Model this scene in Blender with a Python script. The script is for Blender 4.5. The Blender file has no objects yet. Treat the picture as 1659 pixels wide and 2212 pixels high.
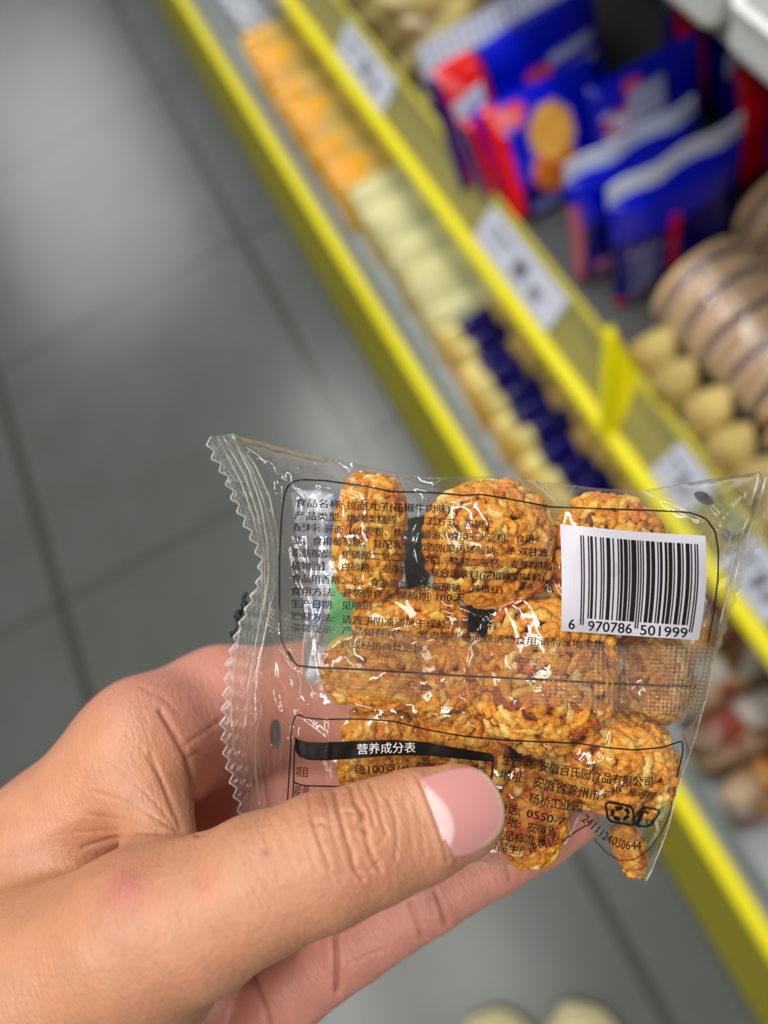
import bpy, math, random
import numpy as np
from mathutils import Vector, Matrix
from mathutils.geometry import delaunay_2d_cdt
from mathutils.bvhtree import BVHTree

# ------------------------------------------------------------------ camera, world, lights, exposure
SC = bpy.context.scene
COL = SC.collection
F_PX, CX, CY = 1661.0, 829.5, 1106.0          # focal length and centre for the 1659 x 2212 frame
CAM_H = 1.25
_V = np.array([-1630.0, -3026.0, F_PX]); _V /= np.linalg.norm(_V)
_U = np.array([.88, -.475, 0.0]); _U -= _V * (_U @ _V); _U /= np.linalg.norm(_U)
_W = np.cross(_U, _V)
ROT = np.stack([_U, _V, _W])                   # world = ROT @ (right, down, forward)
CAM = np.array([0.0, 0.0, CAM_H])

cd = bpy.data.cameras.new('camera')
cam = bpy.data.objects.new('camera', cd); COL.objects.link(cam)
cd.sensor_fit = 'VERTICAL'; cd.sensor_height = 36.0; cd.sensor_width = 27.0
cd.lens = 36.0 * F_PX / 2212.0
cd.clip_start = 0.01; cd.clip_end = 50
M = Matrix([[ROT[i, 0], -ROT[i, 1], -ROT[i, 2], CAM[i]] for i in range(3)] + [[0, 0, 0, 1]])
cam.matrix_world = M
cd.dof.use_dof = True
cd.dof.focus_distance = 0.150
cd.dof.aperture_fstop = cd.lens / 3.9
SC.camera = cam

SC.view_settings.view_transform = 'Standard'
SC.view_settings.look = 'None'
SC.view_settings.gamma = 1.0
SC.view_settings.use_curve_mapping = False
SC.view_settings.exposure = 0.0
SC.cycles.use_denoising = True
SC.cycles.transparent_max_bounces = 24
SC.cycles.max_bounces = 10
SC.cycles.sample_clamp_indirect = 6.0

wd = bpy.data.worlds.new('world'); SC.world = wd; wd.use_nodes = True
bg = wd.node_tree.nodes['Background']
bg.inputs[0].default_value = (.93, .97, 1.0, 1); bg.inputs[1].default_value = .11

def strip_lamp(name, loc, sx, sy, power, col=(1, .98, .95)):
    l = bpy.data.lights.new(name, 'AREA'); l.shape = 'RECTANGLE'; l.size = sx; l.size_y = sy
    l.energy = power; l.color = col
    o = bpy.data.objects.new(name, l); COL.objects.link(o); o.location = loc
    return o
strip_lamp('lamp_over_shelf', (-.02, 1.55, 2.9), .16, 2.9, 52)
strip_lamp('lamp_over_aisle', (-.64, -.28, 2.9), .42, .6, 10)
strip_lamp('lamp_aisle_far', (-.92, 6.2, 2.9), 1.4, 3.6, 88, (.95, .98, 1))
strip_lamp('fill_aisle_side', (-1.35, .15, 2.9), .2, 1.5, 26)  # unseen fill, added to light the blue pouches from the aisle
strip_lamp('fill_behind', (-.35, -1.7, 2.9), .9, .16, 24)  # unseen fill behind the camera, added to brighten the pouch seals

# ------------------------------------------------------------------ helpers
def lin(r, g, b):
    return tuple(((c / 255) / 12.92 if c / 255 <= .04045 else ((c / 255 + .055) / 1.055) ** 2.4) for c in (r, g, b))

def ray(px, py):
    return ROT @ np.array([(px - CX) / F_PX, (py - CY) / F_PX, 1.0])

def at(px, py, z):
    r = ray(px, py); return CAM + r * ((z - CAM_H) / r[2])

def cam_to_world(p):                            # camera millimetres (right, down, forward) -> world metres
    return CAM + (np.asarray(p, float) * .001) @ ROT.T

def pxd(px, py, d):                             # pixel + depth in mm -> world metres
    px, py, d = np.broadcast_arrays(np.asarray(px, float), np.asarray(py, float), np.asarray(d, float))
    return cam_to_world(np.stack([(px - CX) * d / F_PX, (py - CY) * d / F_PX, d], -1))

def tag(o, label=None, cat=None, group=None, kind=None):
    if label: o['label'] = label
    if cat: o['category'] = cat
    if group: o['group'] = group
    if kind: o['kind'] = kind
    return o

def empty(name, loc=(0, 0, 0), rz=0.0):
    o = bpy.data.objects.new(name, None); COL.objects.link(o)
    o.location = loc; o.rotation_euler = (0, 0, rz); o.empty_display_size = .02
    return o

def mesh_obj(name, verts, faces, mat=None, parent=None, smooth=True, col=None):
    me = bpy.data.meshes.new(name)
    me.from_pydata([tuple(map(float, v)) for v in verts], [], [tuple(map(int, f)) for f in faces])
    if col is not None:
        a = me.color_attributes.new('Col', 'FLOAT_COLOR', 'POINT')
        c = np.ones((len(me.vertices), 4), np.float32); c[:, :3] = np.asarray(col)
        a.data.foreach_set('color', c.ravel())
    for m in (mat if isinstance(mat, (list, tuple)) else [mat]):
        if m: me.materials.append(m)
    if smooth: me.polygons.foreach_set('use_smooth', [True] * len(me.polygons))
    me.update()
    o = bpy.data.objects.new(name, me); COL.objects.link(o)
    if parent: o.parent = parent
    return o

class MB:
    def __init__(s): s.v = []; s.f = []; s.c = []
    def add(s, v, f, c=None):
        n = len(s.v); s.v += [tuple(map(float, p)) for p in v]; s.f += [tuple(int(i) + n for i in q) for q in f]
        if c is not None: s.c += [tuple(c)] * len(v)
    def box(s, x0, x1, y0, y1, z0, z1, bev=0):
        b = bev
        def ring(z, i): return [(x0 + i + b, y0 + i, z), (x1 - i - b, y0 + i, z), (x1 - i, y0 + i + b, z), (x1 - i, y1 - i - b, z),
                                (x1 - i - b, y1 - i, z), (x0 + i + b, y1 - i, z), (x0 + i, y1 - i - b, z), (x0 + i, y0 + i + b, z)]
        if b:
            rings = [ring(z0, b), ring(z0 + b, 0), ring(z1 - b, 0), ring(z1, b)]
            v = [p for r in rings for p in r]; f = [tuple(range(7, -1, -1)), tuple(range(24, 32))]
            for k in range(3):
                for i in range(8): f.append((k * 8 + i, k * 8 + (i + 1) % 8, k * 8 + 8 + (i + 1) % 8, k * 8 + 8 + i))
        else:
            v = [(x, y, z) for z in (z0, z1) for (x, y) in ((x0, y0), (x1, y0), (x1, y1), (x0, y1))]
            f = [(3, 2, 1, 0), (4, 5, 6, 7), (0, 1, 5, 4), (1, 2, 6, 5), (2, 3, 7, 6), (3, 0, 4, 7)]
        s.add(v, f)
    def prism(s, prof, y0, y1):                 # closed (x, z) outline swept along y
        n = len(prof)
        v = [(x, y0, z) for x, z in prof] + [(x, y1, z) for x, z in prof]
        f = [tuple(range(n)), tuple(range(2 * n - 1, n - 1, -1))] + [(i, i + n, (i + 1) % n + n, (i + 1) % n) for i in range(n)]
        s.add(v, f)
    def tube(s, pts, rad, sides=6, c=None):
        pts = np.asarray(pts, float); n = len(pts); rad = np.broadcast_to(rad, (n,))
        t = np.gradient(pts, axis=0); t /= np.linalg.norm(t, axis=1)[:, None] + 1e-12
        ref = np.array([.31, .52, .79]); v = []
        for i in range(n):
            a = np.cross(t[i], ref); a /= np.linalg.norm(a); b = np.cross(t[i], a)
            for k in range(sides):
                q = 2 * math.pi * k / sides
                v.append(pts[i] + rad[i] * (math.cos(q) * a + math.sin(q) * b))
        f = [(i * sides + k, i * sides + (k + 1) % sides, (i + 1) * sides + (k + 1) % sides, (i + 1) * sides + k) for i in range(n - 1) for k in range(sides)]
        f += [tuple(range(sides - 1, -1, -1)), tuple(range((n - 1) * sides, n * sides))]
        s.add(v, f, c)
    def build(s, name, mat, parent=None, smooth=False):
        return mesh_obj(name, s.v, s.f, mat, parent, smooth, s.c if s.c else None)

def nodes_of(name):
    m = bpy.data.materials.new(name); m.use_nodes = True
    nt = m.node_tree
    return m, nt, nt.nodes, nt.links, nt.nodes['Principled BSDF'], nt.nodes['Material Output']

def setin(node, **kw):
    for k, v in kw.items():
        node.inputs[k.replace('_', ' ')].default_value = v

def pmat(name, col, rough=.5, spec=.5, bump=0, bscale=200, attr=False, coat=0, var=0, metallic=0, sss=0, bdist=.002, trans=0, stretch=None):
    m, nt, N, L, p, out = nodes_of(name)
    p.inputs['Roughness'].default_value = rough
    p.inputs['Specular IOR Level'].default_value = spec
    p.inputs['Metallic'].default_value = metallic
    p.inputs['Coat Weight'].default_value = coat; p.inputs['Coat Roughness'].default_value = .08
    if sss:
        p.inputs['Subsurface Weight'].default_value = sss; p.inputs['Subsurface Radius'].default_value = (1, .45, .25)
        p.inputs['Subsurface Scale'].default_value = .003
    geo = N.new('ShaderNodeTexCoord')
    if attr:
        a = N.new('ShaderNodeVertexColor'); a.layer_name = 'Col'; cs = a.outputs['Color']
    else:
        r = N.new('ShaderNodeRGB'); r.outputs[0].default_value = (*col, 1); cs = r.outputs[0]
    vec = geo.outputs['Object']
    if stretch:
        mp = N.new('ShaderNodeMapping'); mp.inputs['Scale'].default_value = stretch; L.new(vec, mp.inputs[0]); vec = mp.outputs[0]
    nz = N.new('ShaderNodeTexNoise'); nz.inputs['Scale'].default_value = bscale; nz.inputs['Detail'].default_value = 5
    L.new(vec, nz.inputs['Vector'])
    if var:
        mx = N.new('ShaderNodeMix'); mx.data_type = 'RGBA'; mx.blend_type = 'MULTIPLY'; mx.inputs[0].default_value = 1
        mr = N.new('ShaderNodeMapRange'); mr.inputs[1].default_value = .3; mr.inputs[2].default_value = .7
        mr.inputs[3].default_value = 1 - var; mr.inputs[4].default_value = 1 + var
        L.new(nz.outputs['Fac'], mr.inputs[0]); L.new(cs, mx.inputs[6]); L.new(mr.outputs[0], mx.inputs[7]); cs = mx.outputs[2]
    L.new(cs, p.inputs['Base Color'])
    if bump:
        b = N.new('ShaderNodeBump'); b.inputs['Strength'].default_value = bump; b.inputs['Distance'].default_value = bdist
        L.new(nz.outputs['Fac'], b.inputs['Height']); L.new(b.outputs[0], p.inputs['Normal'])
        if coat: L.new(b.outputs[0], p.inputs['Coat Normal'])
    return m

def film_mat(name, tint=(1, 1, 1), base=.07, edge=.55, rough=.07, haze=.02, hazecol=(.9, .9, .9), bump=.15, bscale=120, bdist=.001, grid=None):
    m, nt, N, L, p, out = nodes_of(name); N.remove(p)
    lw = N.new('ShaderNodeLayerWeight'); lw.inputs['Blend'].default_value = .5
    pw = N.new('ShaderNodeMath'); pw.operation = 'POWER'; pw.inputs[1].default_value = 3; L.new(lw.outputs['Facing'], pw.inputs[0])
    mu = N.new('ShaderNodeMath'); mu.operation = 'MULTIPLY_ADD'; mu.inputs[1].default_value = edge; mu.inputs[2].default_value = base
    L.new(pw.outputs[0], mu.inputs[0])
    tr = N.new('ShaderNodeBsdfTransparent'); tr.inputs[0].default_value = (*tint, 1)
    gl = N.new('ShaderNodeBsdfGlossy'); gl.inputs['Roughness'].default_value = rough; gl.inputs[0].default_value = (1, 1, 1, 1)
    df = N.new('ShaderNodeBsdfDiffuse'); df.inputs[0].default_value = (*hazecol, 1)
    m1 = N.new('ShaderNodeMixShader'); m1.inputs[0].default_value = haze; L.new(tr.outputs[0], m1.inputs[1]); L.new(df.outputs[0], m1.inputs[2])
    m2 = N.new('ShaderNodeMixShader'); L.new(mu.outputs[0], m2.inputs[0]); L.new(m1.outputs[0], m2.inputs[1]); L.new(gl.outputs[0], m2.inputs[2])
    tc = N.new('ShaderNodeTexCoord')
    nz = N.new('ShaderNodeTexNoise'); nz.inputs['Scale'].default_value = bscale; nz.inputs['Detail'].default_value = 4; nz.inputs['Distortion'].default_value = .6
    L.new(tc.outputs['Object'], nz.inputs['Vector'])
    h = nz.outputs['Fac']
    b = N.new('ShaderNodeBump'); b.inputs['Strength'].default_value = bump; b.inputs['Distance'].default_value = bdist
    if grid:                                     # pressed rib pattern; the mesh carries it in its UV map
        uv = N.new('ShaderNodeUVMap'); uv.uv_map = 'UVMap'
        sp = N.new('ShaderNodeSeparateXYZ'); L.new(uv.outputs[0], sp.inputs[0])
        acc = None
        for ax, fr in ((0, grid[0]), (1, grid[1])):
            if not fr: continue
            q = N.new('ShaderNodeMath'); q.operation = 'MULTIPLY'; q.inputs[1].default_value = fr; L.new(sp.outputs[ax], q.inputs[0])
            s = N.new('ShaderNodeMath'); s.operation = 'SINE'; L.new(q.outputs[0], s.inputs[0])
            if acc is None: acc = s.outputs[0]
            else:
                ad = N.new('ShaderNodeMath'); ad.operation = 'ADD'; L.new(acc, ad.inputs[0]); L.new(s.outputs[0], ad.inputs[1]); acc = ad.outputs[0]
        ad = N.new('ShaderNodeMath'); ad.operation = 'MULTIPLY_ADD'; ad.inputs[1].default_value = 3.0
        L.new(nz.outputs['Fac'], ad.inputs[0]); L.new(acc, ad.inputs[2]); h = ad.outputs[0]
    L.new(h, b.inputs['Height'])
    L.new(b.outputs[0], gl.inputs['Normal']); 
    L.new(m2.outputs[0], out.inputs[0])
    return m

ORD = ('first second third fourth fifth sixth seventh eighth ninth tenth eleventh twelfth thirteenth fourteenth fifteenth '
       'sixteenth seventeenth eighteenth nineteenth twentieth').split()
rng = np.random.default_rng(7)

# ------------------------------------------------------------------ the shop: floor, gondola
def tile_mat():
    m, nt, N, L, p, out = nodes_of('floor_tile')
    g = N.new('ShaderNodeNewGeometry'); s = N.new('ShaderNodeSeparateXYZ'); L.new(g.outputs['Position'], s.inputs[0])
    def line(sock, off, per, w):
        a = N.new('ShaderNodeMath'); a.operation = 'MULTIPLY_ADD'; a.inputs[1].default_value = 1 / per; a.inputs[2].default_value = -off / per + 100.5
        L.new(sock, a.inputs[0])
        f = N.new('ShaderNodeMath'); f.operation = 'FRACT'; L.new(a.outputs[0], f.inputs[0])
        d = N.new('ShaderNodeMath'); d.operation = 'SUBTRACT'; d.inputs[1].default_value = .5; L.new(f.outputs[0], d.inputs[0])
        b = N.new('ShaderNodeMath'); b.operation = 'ABSOLUTE'; L.new(d.outputs[0], b.inputs[0])
        c = N.new('ShaderNodeMath'); c.operation = 'LESS_THAN'; c.inputs[1].default_value = w / per / 2; L.new(b.outputs[0], c.inputs[0])
        return c.outputs[0]
    lx = line(s.outputs[0], .010, .63, .022); ly = line(s.outputs[1], .757, .612, .010)
    mx = N.new('ShaderNodeMath'); mx.operation = 'MAXIMUM'; L.new(lx, mx.inputs[0]); L.new(ly, mx.inputs[1])
    nz = N.new('ShaderNodeTexNoise'); nz.inputs['Scale'].default_value = 6; nz.inputs['Detail'].default_value = 6; L.new(g.outputs['Position'], nz.inputs['Vector'])
    cr = N.new('ShaderNodeValToRGB')
    cr.color_ramp.elements[0].position = .3; cr.color_ramp.elements[0].color = (*lin(84, 86, 83), 1)
    cr.color_ramp.elements[1].position = .7; cr.color_ramp.elements[1].color = (*lin(92, 95, 92), 1)
    L.new(nz.outputs['Fac'], cr.inputs[0])
    mc = N.new('ShaderNodeMix'); mc.data_type = 'RGBA'; L.new(mx.outputs[0], mc.inputs[0]); L.new(cr.outputs[0], mc.inputs[6]); mc.inputs[7].default_value = (*lin(66, 67, 62), 1)
    L.new(mc.outputs[2], p.inputs['Base Color'])
    p.inputs['Roughness'].default_value = .25; p.inputs['Specular IOR Level'].default_value = .42
    return m

Y0, Y1 = -1.2, 3.2
b = MB(); b.box(-3, 1.2, Y0, 4.5, -.05, 0); tag(b.build('floor', tile_mat()), kind='structure')
m_back = pmat('back_panel_paint', lin(190, 190, 186), .6)
b = MB(); b.box(.76, .80, Y0, Y1, 0, 1.5); tag(b.build('wall_right', m_back), kind='structure')

m_yel = pmat('yellow_plastic', lin(236, 224, 0), .5, .3)
m_yeld = film_mat('yellow_clear_channel', tint=(.95, .93, .6), base=.08, edge=.4, rough=.15, haze=.34, hazecol=lin(206, 196, 120), bump=.1)
m_khaki = pmat('khaki_plastic', lin(196, 186, 60), .4)
m_yel_shade = pmat('shaded_yellow_plastic', lin(128, 122, 36), .4)  # yellow front face of the lowest rail, with its shade put into the colour
m_grey = pmat('grey_steel', lin(172, 178, 178), .45)
m_dark = pmat('dark_steel', lin(70, 72, 72), .6)
m_white = pmat('white_plastic', lin(226, 230, 228), .35, .5)
m_acr = film_mat('clear_acrylic', tint=(.93, .96, .97), base=.06, edge=.4, rough=.25, haze=.14, hazecol=lin(200, 215, 222), bump=.02)
m_wrap = film_mat('clear_wrap', base=.12, edge=.5, rough=.06, haze=.10, hazecol=(.8, .8, .8), bump=.9, bscale=55, bdist=.006)
m_ink = pmat('price_ink', lin(104, 106, 114), .6)
m_paper = pmat('tag_paper', lin(196, 201, 216), .5)

g = empty('shelf_gondola', (.16, .5, 0)); tag(g, 'long shop shelving unit with yellow edged decks beside the grey aisle', 'shelf')
def loc_build(bm, name, mat, parent, **k):
    o = bm.build(name, mat, None, **k); o.parent = parent; o.matrix_parent_inverse = Matrix.Translation(-Vector(parent.location)); return o
b = MB(); b.box(.155, .755, Y0, Y1, 0, .088, .004); loc_build(b, 'plinth', m_dark, g)
b = MB(); b.box(.15, .755, Y0, Y1, .088, .10); loc_build(b, 'deck', m_grey, g)
b = MB(); b.box(.318, .755, Y0, Y1, .42, .435); loc_build(b, 'deck', m_dark, g)
b = MB(); b.box(.375, .755, Y0, Y1, .832, .848); loc_build(b, 'deck', m_grey, g)
b = MB(); b.prism([(.106, .098), (.1465, .157), (.151, .162), (.164, .164), (.169, .160), (.167, .154), (.153, .153), (.112, .093)], Y0, Y1)
loc_build(b, 'price_rail', m_yel, g)['label'] = 'yellow price rail along the lowest deck'
b = MB(); b.prism([(.1048, .0985), (.1452, .1578), (.1464, .1572), (.1062, .0980)], Y0, Y1); loc_build(b, 'price_channel', m_yel_shade, g)['label'] = 'front face of the lowest price rail, shade painted in as olive'  # thin sheet over the yellow face, darker colour standing in for shade
r2 = MB(); r2.prism([(.270, .403), (.273, .411), (.286, .4135), (.2895, .409), (.288, .402), (.275, .399)], Y0, Y1)
rail2 = loc_build(r2, 'price_rail', m_yel, g); rail2['label'] = 'bright yellow lip of the second price rail'
b = MB(); b.prism([(.289, .407), (.327, .4525), (.333, .452), (.335, .446), (.331, .444), (.294, .402)], Y0, Y1); loc_build(b, 'price_channel', m_yeld, g)
b = MB(); b.prism([(.3255, .4515), (.328, .457), (.334, .456), (.334, .450)], Y0, Y1); loc_build(b, 'channel_edge', m_khaki, g)
b = MB(); b.box(.1845, .1872, Y0, Y1, .10, .198); loc_build(b, 'front_guard', m_acr, g)['label'] = 'clear acrylic front guard'
for zz, x0 in ((.435, .335),):
    b = MB(); b.box(x0, x0 + .002, Y0, Y1, zz, zz + .018); loc_build(b, 'front_guard', m_acr, g)

# price tags slipped in the channel of the second rail
nx, nz_ = -.763, .646                          # channel normal
def tagmesh(y0, y1):
    o = MB()
    a = np.array([.291, 0, .4105]); c = np.array([.3245, 0, .4505]); n = np.array([nx, 0, nz_]) * .0008
    for k, off in ((0, 0),):
        pts = []
        for yy in (y0, y1):
            for e in (a, c):
                for t in (1, 2.2): pts.append(e + n * t + np.array([0, yy, 0]))
        o.add(pts, [(0, 2, 6, 4), (1, 5, 7, 3), (0, 4, 5, 1), (2, 3, 7, 6), (0, 1, 3, 2), (4, 6, 7, 5)])
    return o, a, c, n
tags = [(1.01, 1.19, 'far white price tag beside the orange packs in the upper yellow rail'),
        (.520, .712, 'white price tag in the upper yellow rail below the blue pouches'),
        (.225, .290, 'white price tag in the upper yellow rail just behind the clear snack bag'),
        (.085, .165, 'white price tag in the upper yellow rail right of the held bag')]
for y0, y1, lab in tags:
    o, a, c, n = tagmesh(y0, y1)
    t = o.build('price_tag', m_paper); tag(t, lab, 'price tag', 'price tags in the upper rail')
    q = MB(); L_ = y1 - y0
    def bar(u0, u1, v0, v1):
        P = [a + (c - a) * v + n * 2.5 + np.array([0, y1 - u * L_, 0]) for u, v in ((u0, v0), (u1, v0), (u1, v1), (u0, v1))]
        q.add(P, [(0, 1, 2, 3)])
    bar(.45, .60, .25, .72); bar(.68, .80, .25, .55); bar(.10, .38, .62, .72); bar(.10, .30, .35, .42)
    q.build('print', m_ink, t)

# ------------------------------------------------------------------ packs on the shelves
def grid_pack(w, h, t, colfn, nu=28, nv=28, seed=0, wob=.0, tp=5):
    """pillow pack: width along x, thickness along y, standing on z = 0; returns verts, faces, colours"""
    r = np.random.default_rng(seed)
    V, Fc, C = [], [], []
    ph = r.uniform(0, 6.28, 6)
    for side in (-1, 1):
        n0 = len(V)
        for j in range(nv + 1):
            for i in range(nu + 1):
                u, v = i / nu, j / nv
                a, c = 2 * u - 1, 2 * v - 1
                pr = max(0, 1 - abs(a) ** 3.5) ** .5 * max(0, 1 - abs(c) ** tp) ** .5
                wv = wob * pr * (math.sin(9 * u + ph[0] + 5 * v) * .5 + math.sin(14 * v + ph[1] - 6 * u) * .35 + math.sin(23 * (u + v) + ph[2]) * .2)
                V.append((a * w / 2 * (1 - .03 * (1 - c * c)), side * (t / 2 * pr + wv), v * h)); C.append(colfn(u, v, side))
        for j in range(nv):
            for i in range(nu):
                q = [n0 + j * (nu + 1) + i, n0 + j * (nu + 1) + i + 1, n0 + (j + 1) * (nu + 1) + i + 1, n0 + (j + 1) * (nu + 1) + i]
                Fc.append(q if side < 0 else q[::-1])
    return V, Fc, C

def crimp(w, z0, hh, n=40, amp=.0012, thick=.0012, wavy=.003):
    V, Fc = [], []
    for i in range(n + 1):
        x = (i / n - .5) * w; y = amp * (1 if i % 2 else -1) + wavy * math.sin(i * .33)
        z1 = z0 + hh - (.0025 if i % 2 else 0)
        V += [(x, y - thick, z0 - .004), (x, y - thick, z1), (x, y + thick, z1), (x, y + thick, z0 - .004)]
    for i in range(n):
        for k in range(4): Fc.append((4 * i + k, 4 * i + 4 + k, 4 * i + 4 + (k + 1) % 4, 4 * i + (k + 1) % 4))
    Fc += [(0, 1, 2, 3), (4 * n + 3, 4 * n + 2, 4 * n + 1, 4 * n)]
    return V, Fc

m_pack = pmat('printed_pack_film', (1, 1, 1), .24, .35, bump=.6, bscale=60, attr=True, bdist=.005, coat=.7)
m_seal = pmat('white_crimped_film', lin(222, 230, 246), .3, .5, bump=.2, bscale=300)
m_sealo = pmat('plain_crimped_film', lin(232, 205, 120), .3, .5)

def place(root, x, y, z, rx=0, rz=0, ry=0):
    root.location = (x, y, z); root.rotation_euler = (rx, ry, rz)

def copy_tree(o):
    c = o.copy(); COL.objects.link(c)
    for ch in o.children:
        k = ch.copy(); COL.objects.link(k); k.parent = c
    return c

def pack(name, label, cat, group, w, h, t, colfn, sealmat, sealh=.014, seed=0, wob=.0015, tone=1.0):
    root = empty(name); tag(root, label, cat, group)
    V, Fc, C = grid_pack(w, h, t, colfn, seed=seed, wob=wob, tp=5 if sealmat else 2.6)
    C = [tuple(k * tone for k in c) for c in C]
    mesh_obj('pack_body', V, Fc, m_pack, root, True, C)
    if sealmat:
        V, Fc = crimp(w * .98, h, sealh); mesh_obj('top_seal', V, Fc, sealmat, root, False)
    return root

def row(proto_fn, n, y_far, pitch, x, z, lean, group, lab, jit=.004, variants=5):
    protos = []
    for i in range(n):
        if i < variants: o = proto_fn(i); protos.append(o)
        else: o = copy_tree(protos[i % variants])
        tag(o, lab(i), None, group)
        place(o, x + rng.uniform(-jit, jit) * 1.3, y_far - i * pitch + rng.uniform(-.002, .002), z, -lean + rng.uniform(-.05, .05), rng.uniform(-.06, .06))

TONE = (1, .84, 1.05, .92, .78)
c_or, c_tan, c_cream = lin(255, 188, 0), lin(226, 192, 96), lin(242, 239, 178)
c_yel, c_pale, c_navy = lin(240, 186, 80), lin(244, 226, 140), lin(22, 18, 92)
def orange_col(i):
    ph = [.36, .30, .50, .42, .24][i % 5]
    def f(u, v, s):
        e = ph + .05 * math.sin(9 * v + i)
        return c_or if u < e else (c_tan if u > e + .03 else lin(235, 180, 60))
    return f
def cream_col(u, v, s):
    return tuple(c * (.94 + .06 * math.sin(u * 22 + v * 9)) for c in c_cream) if u > .06 else lin(215, 190, 120)
def navy_col(i):
    d = [0, .035, -.03, .02, -.012][i % 5]
    def f(u, v, s):
        if u < .07 + d: return c_yel
        if u < .25 + d: return c_pale
        if u < .62 + d: return c_navy
        return lin(222, 190, 108)
    return f
def silver_col(u, v, s):
    return lin(206, 212, 216) if (u * 5 + v * 3) % 1 > .35 else lin(98, 104, 108)
def brown_col(seed):
    r = np.random.default_rng(seed); P = r.uniform(0, 1, (26, 2)); K = [lin(*c) for c in ((150, 118, 82), (112, 82, 52), (176, 148, 116), (196, 140, 60), (128, 60, 50), (170, 160, 150))]
    kk = r.integers(0, 6, 26)
    return lambda u, v, s: K[kk[np.argmin((P[:, 0] - u) ** 2 + (P[:, 1] - v) ** 2)]]

DZ = .1005
row(lambda i: pack('orange_snack_pack', 'x', 'snack pack', None, .160, .110, .042, orange_col(i), None, .010, i, .0022, TONE[i]), 14, 1.640, .0395, .288, DZ, .30,
    'orange and tan packs filed on the lowest deck', lambda i: 'orange and tan snack pack on the lowest deck, %s from the far end' % ORD[i])
row(lambda i: pack('cream_snack_pack', 'x', 'snack pack', None, .160, .112, .036, cream_col, None, 0, i + 5, .0022, TONE[i]), 11, 1.090, .0335, .293, DZ, .34,
    'pale cream packs filed on the lowest deck', lambda i: 'plain pale cream snack pack on the lowest deck, %s from the orange packs' % ORD[i])
row(lambda i: pack('navy_banded_pack', 'x', 'snack pack', None, .160, .108, .040, navy_col(i), None, .008, i + 9, .0022, TONE[i]), 15, .715, .0385, .290, DZ, .30,
    'yellow packs with a navy band on the lowest deck', lambda i: 'navy banded yellow snack pack on the lowest deck, %s from the cream packs' % ORD[i])
row(lambda i: pack('silver_snack_pack', 'x', 'snack pack', None, .150, .100, .05, silver_col, m_seal, .012, i + 3), 6, 1.99, .055, .29, DZ, .25,
    'silver packs at the far end of the lowest deck', lambda i: 'silver and grey snack pack beyond the orange packs, %s from the far end' % ORD[i])
row(lambda i: pack('mixed_nut_pack', 'x', 'snack pack', None, .150, .10, .06, brown_col(i), None, .012, i + 30), 6, .115, .066, .295, DZ, .5,
    'brown mottled packs on the lowest deck near the shopper', lambda i: 'brown mottled snack pack on the lowest deck, %s from the navy banded packs' % ORD[i], .02)

# golden clear packs standing behind the far part of the second rail
def gold_col(seed):
    r = np.random.default_rng(seed); a = r.uniform(0, 6, 4)
    return lambda u, v, s: tuple(np.array(lin(206, 190, 122)) * (1 - k) + np.array(lin(128, 102, 56)) * k for k in [.5 + .5 * math.sin(11 * u + a[0] + 4 * math.sin(5 * v + a[1]))])[0]
row(lambda i: pack('golden_snack_pack', 'x', 'snack pack', None, .20, .13, .06, gold_col(i), None, .012, i + 60), 8, 1.42, .082, .43, .4355, .3,
    'golden brown packs on the second deck', lambda i: 'golden brown snack pack on the second deck, %s from the far end' % ORD[i])

row(lambda i: pack('tan_snack_pack', 'x', 'snack pack', None, .050, .058, .046, (lambda u, v, s: lin(204, 182, 112) if u > .3 else lin(184, 156, 88)), None, .012, i + 90, .0022, TONE[i]), 9, .385, .0475, .356, .4355, .25,
    'small tan packs along the front of the second deck', lambda i: 'small tan snack pack beside the wrapped cakes, %s from the blue pouches' % ORD[i])

# blue pouches
def blue_col(kind):
    B, D, R, Wt = lin(0, 18, 196), lin(8, 10, 104), lin(232, 6, 14), lin(222, 228, 244)
    def f(u, v, s):
        if s > 0: return B
        if kind == 'picture':
            if u < .13: return R
            if (u - .22) ** 2 * 1.0 + (v - .86) ** 2 * 1.2 < .012: return lin(226, 74, 80)
            if (u - .50) ** 2 + (v - .62) ** 2 * .9 < .042: return lin(234, 172, 66)
            if (u - .46) ** 2 * .8 + (v - .34) ** 2 < .038: return lin(226, 122 - 40 * math.sin(30 * u) * math.sin(26 * v), 34)
            if .2 < u < .45 and .02 < v < .12: return lin(130, 140, 200)
            return B if v > .3 else D
        if kind == 'panel':
            if .06 < u < .42 and .38 < v < .80:
                q = (int(v * 9) + int(u * 7)) % 2
                return Wt if q else lin(206, 60, 66)
            if (u - .34) ** 2 + (v - .86) ** 2 < .008: return lin(232, 82, 90)
            if .46 < u < .54 and .45 < v < .85 and int(v * 18) % 2: return lin(150, 160, 215)
            if .55 < u < .94 and .30 < v < .60 and (int(v * 15) + int(u * 12)) % 2: return lin(120, 126, 180)
            return B
        if kind == 'red':
            if u < .26: return R if u > .07 else (Wt if u > .04 else D)
            if u < .30: return D
            if .62 < u < .9 and .45 < v < .75 and int(v * 14) % 2: return lin(190, 196, 225)
            if (u - .55) ** 2 + (v - .6) ** 2 < .006: return lin(226, 74, 80)
            return B
        if kind == 'columns':
            if .10 < u < .30 and v < .6 and int(v * 22) % 2 and int(u * 25) % 3: return lin(150, 154, 190)
            if .36 < u < .46 and .2 < v < .72: return R if v > .5 else lin(206, 50, 70)
            if u < .2 and v < .10: return R
            return B if v > .66 else D
        if u < .07 and v < .8: return lin(196, 96, 120)
        if .12 < u < .26 and v < .22: return lin(190, 110, 150)
        return B if v > .62 else D
    return f
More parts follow.
